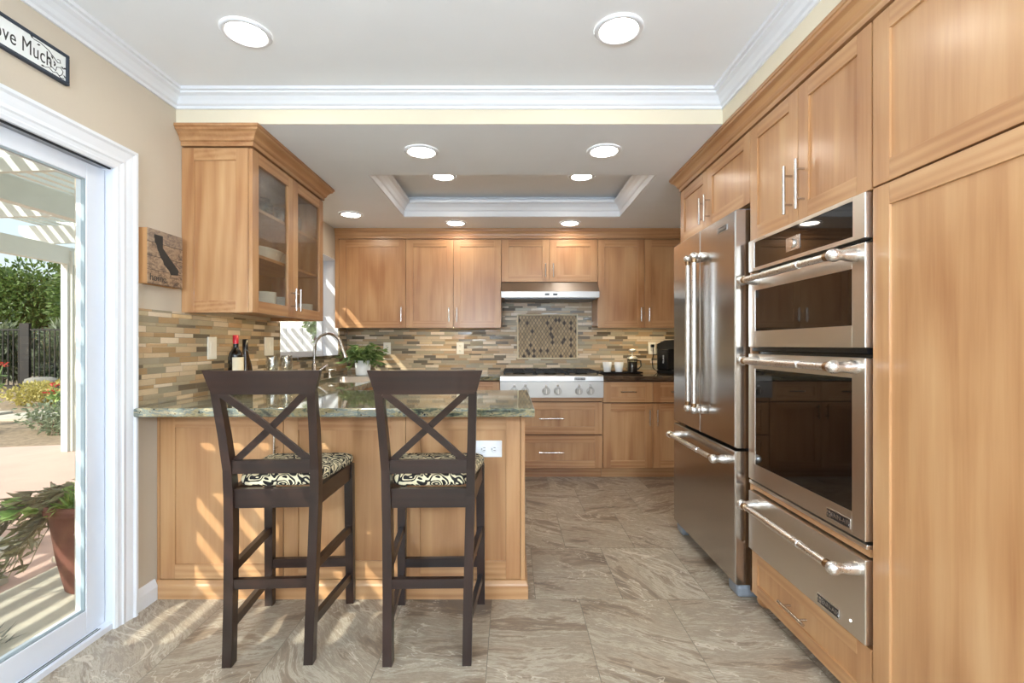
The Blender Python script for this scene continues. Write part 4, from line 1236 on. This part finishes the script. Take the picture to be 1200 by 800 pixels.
# ================================================================== THINGS ON THE COUNTERS
def bottle(name, loc, prof, mat, label, foil, foilmat, lab=None):
    t = thing(name, label, 'bottle', loc, 0, 'wine bottles')
    mb = MB(); mb.lathe(prof, 28); obj('glass_body', mb, mat, t)
    mb = MB(); mb.lathe(foil, 24); obj('foil', mb, foilmat, t)
    if lab:
        r, z0, z1, a0, a1 = lab; mb = MB(); n = 16
        rings = []
        for k in range(n+1):
            a = R(a0+(a1-a0)*k/n); c, s = math.cos(a), math.sin(a)
            rings.append([(r*c, r*s, z0), ((r+0.0008)*c, (r+0.0008)*s, z0), ((r+0.0008)*c, (r+0.0008)*s, z1), (r*c, r*s, z1)])
        mb.loft(rings, 0); obj('paper_label', mb, 'label_paper', t)
    return t
bottle('wine_bottle', (-1.565, 2.74, ZG), [(0.0, 0.004), (0.034, 0), (0.039, 0.006), (0.039, 0.205), (0.034, 0.228), (0.018, 0.252), (0.0145, 0.27), (0.0145, 0.325), (0, 0.326)], 'bottle',
       'dark wine bottle with red foil and a cream paper label', [(0.0150, 0.282), (0.0155, 0.328), (0.013, 0.331), (0, 0.331)], 'red_foil', (0.0392, 0.06, 0.205, -85, 60))
bottle('wine_bottle', (-1.58, 2.865, ZG), [(0.0, 0.004), (0.034, 0), (0.040, 0.006), (0.040, 0.12), (0.034, 0.16), (0.02, 0.215), (0.0150, 0.25), (0.0145, 0.305), (0, 0.306)], 'bottle_br',
       'slimmer brown wine bottle with black foil behind the red topped one', [(0.0156, 0.235), (0.0156, 0.307), (0.013, 0.309), (0, 0.309)], 'black')
g0 = None
gl = []
for (x, y, z, lab) in ((-1.50, 3.03, 0, 'lower ribbed glass tumbler of the stack closer to the wine bottles'), (-1.50, 3.03, 0.104, 'upper ribbed glass tumbler of the stack closer to the wine bottles'),
                       (-1.50, 3.22, 0, 'lower ribbed glass tumbler of the stack closer to the faucet'), (-1.50, 3.22, 0.104, 'upper ribbed glass tumbler of the stack closer to the faucet')):
    if g0 is None:
        pr = [(0.0, 0.0), (0.031, 0.0)]
        for k in range(16): pr.append((0.033+0.006*math.sin(PI*k/15)+0.0014*(k % 2), 0.004+0.094*k/15))
        pr += [(0.033, 0.1), (0.0315, 0.1), (0.034, 0.05), (0.029, 0.008), (0.0, 0.008)]
        mb = MB(); mb.lathe(pr, 28, caps=False); g0 = o = obj('glass_tumbler', mb, 'tumbler')
    else: o = g0.copy(); COL.objects.link(o)
    o.location = (x, y, ZG+z+0.0005)
    tag(o, lab, 'glass', 'ribbed tumblers by the window')

t = thing('potted_plant', 'leafy variegated houseplant in a white pot behind the sink', 'houseplant', (-1.34, 4.36, ZG))
mb = MB(); mb.lathe([(0.0, 0), (0.058, 0), (0.064, 0.01), (0.072, 0.135), (0.068, 0.135), (0.062, 0.11), (0, 0.11)], 28, caps=False); obj('pot', mb, 'porcelain', t)
mb = MB(); mb.lathe([(0.0635, 0.1105), (0.0, 0.118)], 20); obj('soil', mb, 'soil', t)
mb = MB()
for k in range(60):
    a = rnd.uniform(0, 2*PI); rad = rnd.uniform(0.05, 0.20); top = rnd.uniform(0.20, 0.30)
    p0 = Vector((0.02*math.cos(a), 0.02*math.sin(a), 0.115)); p2 = Vector((rad*math.cos(a), rad*math.sin(a)*0.8, top-rad*0.75*rnd.random()))
    p1 = (p0+p2)/2 + Vector((0, 0, 0.07))
    mb.tube([p0, p1, p2], 0.0014, 5)
    for j in range(9):
        f = 0.3+0.7*j/8; q = p0*(1-f)**2 + p1*2*f*(1-f) + p2*f*f
        d = Vector((math.cos(a)+rnd.uniform(-1, 1), math.sin(a)+rnd.uniform(-1, 1), rnd.uniform(-0.7, 0.3)))
        mb.leaf(q, d, rnd.uniform(0.05, 0.085), rnd.uniform(0.018, 0.028))
obj('foliage', mb, 'leaf', t)

t = thing('serving_tray', 'flat black tray under the mugs and coffee press', 'tray', (1.045, 4.66, ZG))
mb = MB(); mb.box(-0.20, 0.20, -0.11, 0.11, 0.004, 0.012, 0, 0.003); mb.box(-0.20, 0.20, -0.11, -0.102, 0.012, 0.020, 0, 0.002); mb.box(-0.20, 0.20, 0.102, 0.11, 0.012, 0.020, 0, 0.002)
mb.box(-0.20, -0.192, -0.102, 0.102, 0.012, 0.020, 0, 0.002); mb.box(0.192, 0.20, -0.102, 0.102, 0.012, 0.020, 0, 0.002)
for x in (-0.17, 0.17):
    for y in (-0.08, 0.08): mb.box(x-0.01, x+0.01, y-0.01, y+0.01, 0, 0.004)
obj('tray_body', mb, 'black', t)
def mug(loc, label, ang):
    t = thing('coffee_mug', label, 'mug', loc, 0, 'white mugs on the tray')
    mb = MB(); mb.lathe([(0.0, 0), (0.030, 0), (0.033, 0.004), (0.046, 0.098), (0.043, 0.098), (0.031, 0.008), (0, 0.008)], 28, caps=False); obj('cup', mb, 'porcelain', t)
    mb = MB(); c, s = math.cos(R(ang)), math.sin(R(ang))
    mb.tube([(r*c, r*s, z) for r, z in ((0.040, 0.080), (0.062, 0.080), (0.072, 0.062), (0.066, 0.040), (0.052, 0.028), (0.036, 0.026))], 0.0055, 10); obj('handle', mb, 'porcelain', t)
mug((0.925, 4.64, ZG+0.0122), 'white coffee mug at the outer end of the tray toward the rangetop', 60)
mug((1.035, 4.63, ZG+0.0122), 'white coffee mug next to the glass coffee press', 70)
t = thing('coffee_press', 'glass coffee press with dark coffee and a silver lid knob', 'coffee press', (1.168, 4.65, ZG+0.0122))
mb = MB(); mb.lathe([(0.0, 0), (0.044, 0), (0.044, 0.10), (0.0, 0.10)], 28, caps=False); obj('coffee', mb, 'coffee', t)
mb = MB(); mb.lathe([(0.046, 0), (0.046, 0.135), (0.0445, 0.135), (0.0445, 0.0)], 28, caps=False); obj('beaker', mb, 'glass', t)
mb = MB()
for k in range(4):
    a = R(45+90*k); mb.box(0.0475*math.cos(a)-0.004, 0.0475*math.cos(a)+0.004, 0.0475*math.sin(a)-0.003, 0.0475*math.sin(a)+0.003, 0, 0.125)
mb.lathe([(0.0465, 0.115), (0.049, 0.115), (0.049, 0.123), (0.0465, 0.123)], 28, caps=False)
mb.tube([(0.05, 0, 0.115), (0.078, -0.01, 0.11), (0.082, -0.01, 0.06), (0.05, 0, 0.02)], 0.006, 8); obj('frame', mb, 'black', t)
mb = MB(); mb.lathe([(0.048, 0.135), (0.048, 0.142), (0.03, 0.155), (0.006, 0.158), (0.004, 0.19), (0.026, 0.196), (0.036, 0.21), (0.026, 0.224), (0, 0.226)], 24); obj('lid', mb, 'chrome', t)

t = thing('coffee_maker', 'black single serve coffee maker beside the refrigerator', 'coffee maker', (1.555, 4.56, ZG), R(28))
mb = MB(); mb.box(-0.095, 0.095, -0.145, 0.15, 0.0, 0.035, 0, 0.010); mb.box(-0.095, 0.095, 0.0, 0.15, 0.0352, 0.24, 0, 0.014); obj('body', mb, 'black', t)
mb = MB()
prof = [(-0.135, 0.235), (-0.142, 0.27), (-0.135, 0.305), (-0.10, 0.325), (0.05, 0.318), (0.145, 0.285), (0.15, 0.236)]
mb.loft([[(-0.090, y, z) for y, z in prof], [(0.090, y, z) for y, z in prof]], 0); obj('head', mb, 'black', t)
mb = MB(); mb.tube([(-0.075, -0.09, 0.335), (-0.075, -0.15, 0.30), (0.075, -0.15, 0.30), (0.075, -0.09, 0.335)], 0.008, 10); obj('lid_handle', mb, 'chrome', t)
mb = MB(); mb.box(-0.065, 0.065, -0.14, -0.005, 0.0355, 0.041, 0, 0.002); obj('drip_tray', mb, 'nickel', t)
text_mesh('lettering', 'KEURIG', 0.022, 'white', t, Matrix.Translation((-0.0955, 0.06, 0.14)) @ Matrix.Rotation(R(-90), 4, 'Z') @ Matrix.Rotation(R(90), 4, 'X') @ Matrix.Rotation(R(90), 4, 'Z'), 0.0003)
mb = MB(); mb.box(1.408, 1.442, by-0.032, by-0.0084, 1.166, 1.196, 0, 0.004)
pl = obj('plug', mb, 'black', t); pl.matrix_parent_inverse = (Matrix.Translation((1.555, 4.56, ZG)) @ Matrix.Rotation(R(28), 4, 'Z')).inverted()
mb = MB(); mb.tube([(1.43, by-0.022, 1.168), (1.435, by-0.026, 1.10), (1.418, by-0.03, 1.03), (1.425, by-0.035, 0.96), (1.46, by-0.06, 0.922), (1.51, by-0.13, 0.921)], 0.004, 8)
pc = obj('power_cord', mb, 'black', t); pc.matrix_parent_inverse = pl.matrix_parent_inverse.copy()

# ================================================================== ON THE LEFT WALL
t = thing('wooden_wall_block', 'reclaimed wood wall block with a black state silhouette beside the glass cabinet', 'wall art', (XL+0.0005, 2.158, 1.467), RZ_LEFT)
BW, BH, BT = 0.226, 0.250, 0.040
mb = MB(); mb.box(0.0, BW, -BT, 0, 0, BH, 1); mb.box(0.0, BW, -BT-0.004, -BT, 0, BH, 0)
obj('block', mb, ['barn', 'tan_side'], t)
ca = [(0.115, 0.93), (0.335, 0.93), (0.335, 0.665), (0.78, 0.245), (0.80, 0.205), (0.775, 0.165), (0.785, 0.125), (0.565, 0.105), (0.535, 0.18), (0.435, 0.265), (0.375, 0.30), (0.35, 0.38), (0.275, 0.46), (0.245, 0.53), (0.195, 0.62), (0.175, 0.70), (0.12, 0.77), (0.125, 0.83), (0.10, 0.88)]
mb = MB(); pts = [(0.012+BW*1.03*x, 0.035+BH*0.83*z) for x, z in ca][::-1]
mb.prism(pts, 0, 0.002); mb.v = [(v[0], -BT-0.004-v[2], v[1]) for v in mb.v]
obj('silhouette', mb, 'pen', t)
text_mesh('lettering', 'home', 0.046, 'pen', t, Matrix.Translation((0.062, -BT-0.0045, 0.030)) @ Matrix.Rotation(R(90), 4, 'X') @ Matrix.Shear('XZ', 4, (0.0, 0.0)) , 0.0004)

t = thing('framed_sign', 'long white sign in a dark frame reading Love Much above the patio door', 'sign', (XL+0.0005, 1.20, 2.158), RZ_LEFT)
SW, SH = 0.607, 0.113
mb = MB(); mb.box(0.008, SW-0.008, -0.010, 0, 0.008, SH-0.008); obj('board', mb, 'sign', t)
mb = MB(); mb.box(0, SW, -0.016, 0, 0, 0.011, 0, 0.002); mb.box(0, SW, -0.016, 0, SH-0.011, SH, 0, 0.002); mb.box(0, 0.011, -0.016, 0, 0.011, SH-0.011, 0, 0.002); mb.box(SW-0.011, SW, -0.016, 0, 0.011, SH-0.011, 0, 0.002)
obj('frame', mb, 'frame_navy', t)
text_mesh('lettering', 'Love Much', 0.072, 'pen', t, Matrix.Translation((0.543, -0.0103, 0.054)) @ Matrix.Rotation(R(90), 4, 'X') @ Matrix.Diagonal((0.66, 1.0, 1.0, 1.0)), 0.0003, 'RIGHT', 1.06, 0.0)
mb = MB()
def vine(pts, r=0.0012):
    mb.tube([(x, -0.0108, z) for x, z in pts], r, 6)
vine([(0.475, 0.094), (0.50, 0.096), (0.53, 0.088), (0.555, 0.070), (0.565, 0.064), (0.575, 0.068), (0.572, 0.078), (0.563, 0.076)])
vine([(0.530, 0.050), (0.540, 0.036), (0.556, 0.030), (0.560, 0.046), (0.575, 0.052), (0.585, 0.042), (0.580, 0.028), (0.570, 0.020)])
vine([(0.515, 0.020), (0.53, 0.028), (0.545, 0.020), (0.56, 0.026), (0.575, 0.014), (0.588, 0.018)])
for x, z, a in ((0.475, 0.094, 150), (0.500, 0.088, 200), (0.538, 0.078, 300), (0.575, 0.058, 340), (0.555, 0.050, 120), (0.53, 0.052, 100), (0.515, 0.022, 190), (0.548, 0.042, 60), (0.585, 0.054, 30), (0.585, 0.032, 320), (0.545, 0.016, 250)):
    d = Vector((math.cos(R(a)), math.sin(R(a)))); n = Vector((-d.y, d.x)); p = Vector((x, z))
    P = [p, p+d*0.008+n*0.0035, p+d*0.016, p+d*0.008-n*0.0035]
    mb.add([(q.x, -0.0112, q.y) for q in P], [(0, 1, 2, 3)])
obj('vine_scroll', mb, 'pen', t)
# ================================================================== OUTSIDE
ZO = -0.08
mb = MB(); mb.box(-34, XL-0.19, -8, 34, ZO-0.1, ZO)
struct('ground', mb, 'garden', 'gravel garden ground beyond the patio', 'ground')
mb = MB(); mb.prism([(-2.55, -5), (-2.55, 5.0), (-4.9, 6.25), (-6.6, 5.85), (-9.5, 4.4), (-9.5, -5)], ZO, ZO+0.012)
struct('patio', mb, 'patio', 'pinkish concrete patio under the pergola', 'patio')
mb = MB(); mb.box(-2.55, XL-0.191, -5, 5.0, ZO, ZO+0.03)
struct('patio_apron', mb, 'flag', 'grey stone step strip outside the patio door', 'patio step')
def slab(poly, label, z0=ZO+0.013, h=0.03):
    c = Vector((sum(p[0] for p in poly)/len(poly), sum(p[1] for p in poly)/len(poly), 0))
    mb = MB(); mb.prism([(p[0]-c.x, p[1]-c.y) for p in poly], 0, h)
    o = obj('flagstone', mb, 'flag', loc=(c.x, c.y, z0)); tag(o, label, 'flagstone', 'flagstones')
slab([(-3.15, 2.05), (-2.72, 2.15), (-2.66, 2.55), (-3.0, 2.72), (-3.35, 2.50)], 'pale flagstone just left of the terracotta pot')
slab([(-3.6, 2.55), (-3.02, 2.78), (-2.98, 3.05), (-3.55, 3.12), (-3.95, 2.9)], 'pale flagstone behind the terracotta pot at the patio edge')
slab([(-2.62, 2.75), (-2.30, 2.70), (-2.24, 3.05), (-2.62, 3.1)], 'small flagstone directly behind the terracotta pot', ZO+0.031)
for k, (x0, x1, y0, y1) in enumerate(((-11.6, -9.2, 7.9, 9.0), (-9.0, -7.0, 8.0, 9.2), (-6.8, -5.6, 8.2, 9.3), (-13.6, -11.8, 8.6, 9.8))):
    slab([(x0, y0), (x1, y0+0.1), (x1-0.1, y1), (x0+0.15, y1-0.1)], ['sunlit path slab beyond the red flowers', 'sunlit path slab seen beside the pergola post', 'sunlit path slab farthest toward the house', 'sunlit path slab farthest from the house'][k], ZO, 0.04)

# --- pergola
t = thing('pergola', 'white wooden lattice pergola over the patio', 'pergola', (0, 0, 0))
def post(x, y):
    mb = MB(); mb.box(x-0.07, x+0.07, y-0.06, y+0.06, ZO+0.012, 2.30, 0, 0.006)
    mb.box(x-0.035, x+0.035, y-0.085, y-0.06, ZO+0.012, 2.14, 0, 0.004); mb.box(x+0.07, x+0.10, y-0.035, y+0.035, ZO+0.012, 2.14, 0, 0.004)
    obj('post', mb, 'pergola', t)
post(-5.25, 5.75); post(-5.25, 0.4); post(-5.25, -4.0)
mb = MB(); mb.box(-5.29, -5.21, -5.0, 6.0, 2.14, 2.34, 0, 0.005); obj('beam', mb, 'pergola', t)
mb = MB(); mb.box(-3.84, -3.76, -5.0, 6.0, 2.27, 2.47, 0, 0.005); obj('beam', mb, 'pergola', t)
mb = MB(); mb.box(-1.96, -1.90, -5.0, 6.0, 2.30, 2.47, 0, 0.005); obj('beam', mb, 'pergola', t)
for y in (5.65, 4.55, 3.45, 2.3, 1.1, -0.1, -1.3, -2.5, -3.7, -4.8):
    mb = MB(); prof = [(-5.75, 2.50), (-5.66, 2.42), (-5.55, 2.37), (-1.90, 2.471), (-1.90, 2.62), (-5.75, 2.58)]
    mb.loft([[(x, y-0.02, z+0.0) for x, z in prof], [(x, y+0.02, z) for x, z in prof]], 0)
    obj('rafter', mb, 'pergola', t)
x = -5.65
while x < -1.9:
    mb = MB(); mb.box(x-0.025, x+0.025, -5.2, 6.1, 2.625, 2.665, 0, 0.0); obj('lattice_slat', mb, 'pergola', t); x += 0.135

# --- terracotta pot
t = thing('potted_succulent', 'weathered terracotta pot of trailing and spiky plants outside the patio door', 'potted plant', (-2.160, 2.50, ZO+0.03))
mb = MB(); mb.lathe([(0.0, 0), (0.105, 0), (0.115, 0.01), (0.150, 0.18), (0.178, 0.40), (0.196, 0.405), (0.198, 0.45), (0.182, 0.452), (0.172, 0.40), (0.0, 0.39)], 36, caps=False); obj('pot', mb, 'terracotta', t)
mb = MB(); mb.lathe([(0.171, 0.401), (0.0, 0.415)], 24); obj('soil', mb, 'soil', t)
mb = MB()
for (cx, cy, cz, n, L) in ((0.03, -0.02, 0.46, 70, 0.17), (-0.03, -0.10, 0.42, 40, 0.11), (0.10, 0.06, 0.44, 50, 0.15)):
    for k in range(n):
        a = rnd.uniform(0, 2*PI); el = rnd.uniform(-0.1, 1.4)
        mb.leaf((cx, cy, cz), (math.cos(a)*math.cos(el), math.sin(a)*math.cos(el), math.sin(el)), L*rnd.uniform(0.7, 1.1), 0.022)
obj('spiky_rosette', mb, 'leaf_spike', t)
mb = MB()
for k in range(14):
    a = rnd.uniform(0, 2*PI); c, s = math.cos(a), math.sin(a)
    for j in range(3): mb.leaf((-0.12+0.10*c, -0.12+0.07*s, 0.43+0.04*rnd.random()), (c, s, rnd.uniform(-0.3, 0.5)), 0.11, 0.055)
obj('broad_leaves', mb, 'leaf_light', t)
mb = MB()
for k in range(30):
    a = rnd.uniform(R(135), R(235)); rr_ = rnd.uniform(0.18, 0.46)
    p0 = Vector((0.08*math.cos(a), 0.08*math.sin(a), 0.42)); p2 = Vector((rr_*math.cos(a), rr_*math.sin(a)*0.8, 0.50-rr_*rnd.uniform(0.2, 1.1)))
    p1 = (p0+p2)/2+Vector((0, 0, 0.16))
    pts = [p0*(1-f)**2+p1*2*f*(1-f)+p2*f*f for f in [i/8 for i in range(9)]]
    mb.tube(pts, 0.0022, 5)
    for q in pts[2:]:
        for j in range(2):
            d = Vector((math.cos(a)+rnd.uniform(-0.9, 0.9), math.sin(a)+rnd.uniform(-0.9, 0.9), rnd.uniform(-1.0, 0.2)))
            mb.leaf(q, d, rnd.uniform(0.07, 0.12), rnd.uniform(0.018, 0.028))
obj('trailing_stems', mb, 'leaf_purple', t)

# --- grass and low planting
mb = MB()
for k in range(5200):
    u = rnd.random(); x = -3.3+1.15*u+rnd.gauss(0, 0.03); y = 1.98+0.10*math.sin(u*5)+rnd.gauss(0, 0.045) + (0.16 if u > 0.6 else 0)*(u-0.6)
    a = rnd.uniform(0, 2*PI)
    mb.leaf((x, y, ZO+0.012), (0.9*math.cos(a), 0.9*math.sin(a), rnd.uniform(0.4, 1.0)), rnd.uniform(0.06, 0.11), 0.004)
o = obj('mondo_grass', mb, 'mondo'); tag(o, 'low strip of dark grassy groundcover outside the patio door', 'grass', kind='stuff')

def cloud_plant(name, loc, rx, ry, rz_, n, L, W, mat, label, cat, group=None, trunk=None):
    t = thing(name, label, cat, loc, 0, group)
    mb = MB()
    blobs = [(rnd.uniform(-0.6, 0.6)*rx, rnd.uniform(-0.6, 0.6)*ry, rnd.uniform(-0.5, 0.6)*rz_, rnd.uniform(0.35, 0.6)) for _ in range(9)]
    for k in range(n):
        b = blobs[k % 9]
        v = Vector((rnd.gauss(0, 1), rnd.gauss(0, 1), rnd.gauss(0, 1))).normalized() * (rnd.random()**0.4)
        z0 = trunk if trunk else rz_*0.9
        p = Vector((b[0]+v.x*rx*b[3], b[1]+v.y*ry*b[3], z0+b[2]+v.z*rz_*b[3]))
        if p.z < 0.02: p.z = 0.02+rnd.random()*0.05
        mb.leaf(p, (v.x+rnd.uniform(-0.6, 0.6), v.y+rnd.uniform(-0.6, 0.6), v.z+rnd.uniform(-0.6, 0.6)), L*rnd.uniform(0.6, 1.2), W*rnd.uniform(0.6, 1.2))
    obj('foliage', mb, mat, t)
    if trunk:
        mb = MB(); mb.tube([(0, 0, 0), (0.05, 0.03, trunk*0.5), (-0.05, 0, trunk)], [0.11, 0.09, 0.06], 10)
        for k in range(4):
            a = k*1.6; mb.tube([(0, 0, trunk*0.55), (0.4*rx*math.cos(a), 0.4*ry*math.sin(a), trunk+0.1*rz_)], [0.05, 0.02], 8)
        obj('trunk', mb, 'bark', t)
    else:
        mb = MB()
        for k in range(5):
            a = k*1.256; mb.tube([(0, 0, 0), (0.3*rx*math.cos(a), 0.3*ry*math.sin(a), rz_*0.8)], 0.008, 6)
        obj('stems', mb, 'bark', t)
    return t
cloud_plant('shrub', (-9.8, 10.3, ZO), 0.95, 0.6, 0.26, 1500, 0.10, 0.06, 'leaf_yel', 'low yellow green groundcover mound beyond the path', 'shrub')
cloud_plant('shrub', (-6.55, 6.95, ZO), 0.75, 0.45, 0.20, 1200, 0.08, 0.04, 'leaf_grey', 'grey green low shrub at the edge of the patio', 'shrub', 'patio edge shrubs')
cloud_plant('shrub', (-7.9, 6.7, ZO), 0.55, 0.4, 0.2, 700, 0.08, 0.04, 'leaf_grey', 'grey green low shrub under the red flowers', 'shrub', 'patio edge shrubs')
def flower(loc, h, label):
    t = thing('red_flower_plant', label, 'flowering plant', loc, 0, 'red flowering plants')
    mb = MB(); pm = MB()
    for k in range(5):
        a = rnd.uniform(0, 2*PI); top = Vector((0.18*math.cos(a), 0.22*math.sin(a), h*rnd.uniform(0.7, 1.0)))
        mb.tube([(0, 0, 0), top*0.5+Vector((0, 0, 0.05)), top], 0.008, 6)
        for j in range(26):
            q = top*rnd.uniform(0.15, 0.85); mb.leaf(q, (rnd.uniform(-1, 1), rnd.uniform(-1, 1), rnd.uniform(-0.3, 0.6)), 0.12, 0.07)
        for j in range(16):
            b = rnd.uniform(0, 2*PI); pm.leaf(top+Vector((rnd.gauss(0, 0.03), rnd.gauss(0, 0.03), rnd.gauss(0, 0.02))), (math.cos(b), math.sin(b), 0.4), 0.05, 0.03)
    obj('foliage', mb, 'leaf_light', t); obj('petals', pm, 'red_petal', t)
flower((-7.15, 7.75, ZO), 0.62, 'shorter red flowering plant at the patio edge near the pergola post')
flower((-8.3, 7.6, ZO), 0.95, 'taller red flowering plant at the patio edge away from the post')
# rocks
for k, (z, r, lab) in enumerate(((ZO, 0.46, 'flat grey boulder at the bottom of the stacked pair'), (ZO+0.2405, 0.40, 'flat grey boulder resting on top of another boulder'))):
    mb = MB(); mb.lathe([(0.0, 0.0), (r*0.8, 0.01), (r, 0.10), (r*0.9, 0.19), (r*0.5, 0.235), (0.0, 0.24)], 18, caps=False)
    mb.v = [(v[0]*(1+0.1*math.sin(v[1]*9+k)), v[1]*0.7*(1+0.1*math.cos(v[0]*8)), v[2]) for v in mb.v]
    tag(obj('boulder', mb, 'rock', loc=(-11.6, 11.9, z)), lab, 'boulder', 'stacked boulders')
# iron fence
t = thing('iron_fence', 'black iron picket fence at the back of the garden', 'fence', (0, 13.0, ZO))
mb = MB(); mb.box(-20, -5.5, -0.02, 0.02, 1.66, 1.70); mb.box(-20, -5.5, -0.02, 0.02, 0.15, 0.19); obj('rail', mb, 'iron', t)
for k in range(7):
    x = -14.6+k*1.5; mb = MB(); mb.box(x-0.13 if k == 1 else x-0.04, x+0.13 if k == 1 else x+0.04, -0.04, 0.04, 0, 1.85, 0, 0.004); obj('fence_post', mb, 'iron', t)
mb = MB(); x = -20
while x < -5.5:
    mb.box(x-0.012, x+0.012, -0.012, 0.012, 0.19, 1.66); x += 0.14
pk = obj('pickets', mb, 'iron', t)
for (x, y, rx, rz_, tr, n, mat, lab) in ((-17.6, 18.2, 3.0, 2.0, 3.0, 12000, 'leaf_tree', 'large leafy tree behind the iron fence at the edge of the view'), (-12.7, 15.4, 1.7, 1.7, 2.5, 10000, 'leaf_tree', 'leafy tree behind the iron fence beside the pergola post'),
                                      (-9.9, 16.4, 1.5, 1.6, 2.2, 4500, 'leaf_tree', 'leafy tree behind the iron fence mostly hidden by the pergola post')):
    cloud_plant('garden_tree', (x, y, ZO), rx, 1.2, rz_, n, 0.21, 0.10, mat, lab, 'tree', 'trees behind the iron fence', tr)
for (x, lab) in ((-14.8, 'tall green shrub behind the fence at the edge of the view'), (-12.6, 'tall green shrub behind the fence beside the pergola post'), (-10.4, 'tall green shrub behind the fence past the pergola post')):
    cloud_plant('shrub', (x, 14.0, ZO), 0.95, 0.6, 0.95, 4200, 0.30, 0.09, 'leaf_grey', lab, 'shrub', 'shrubs behind the fence')
# white fence and small tree seen through the sink window
t = thing('white_fence', 'white board fence outside the sink window', 'fence', (-3.4, 7.6, ZO))
for k in range(16):
    mb = MB(); x = -1.9+k*0.252; mb.box(x, x+0.248, -0.012, 0.012, 0, 2.0, 0, 0.003); obj('board', mb, 'fence_white', t)
mb = MB(); mb.box(-1.92, 2.15, -0.035, -0.0125, 0.35, 0.44); mb.box(-1.92, 2.15, -0.035, -0.0125, 1.75, 1.84); obj('rail', mb, 'fence_white', t)
cloud_plant('small_tree', (-2.47, 6.3, ZO), 0.30, 0.4, 0.40, 1300, 0.10, 0.05, 'leaf_light', 'light green small tree outside the sink window', 'tree', None, 1.52)
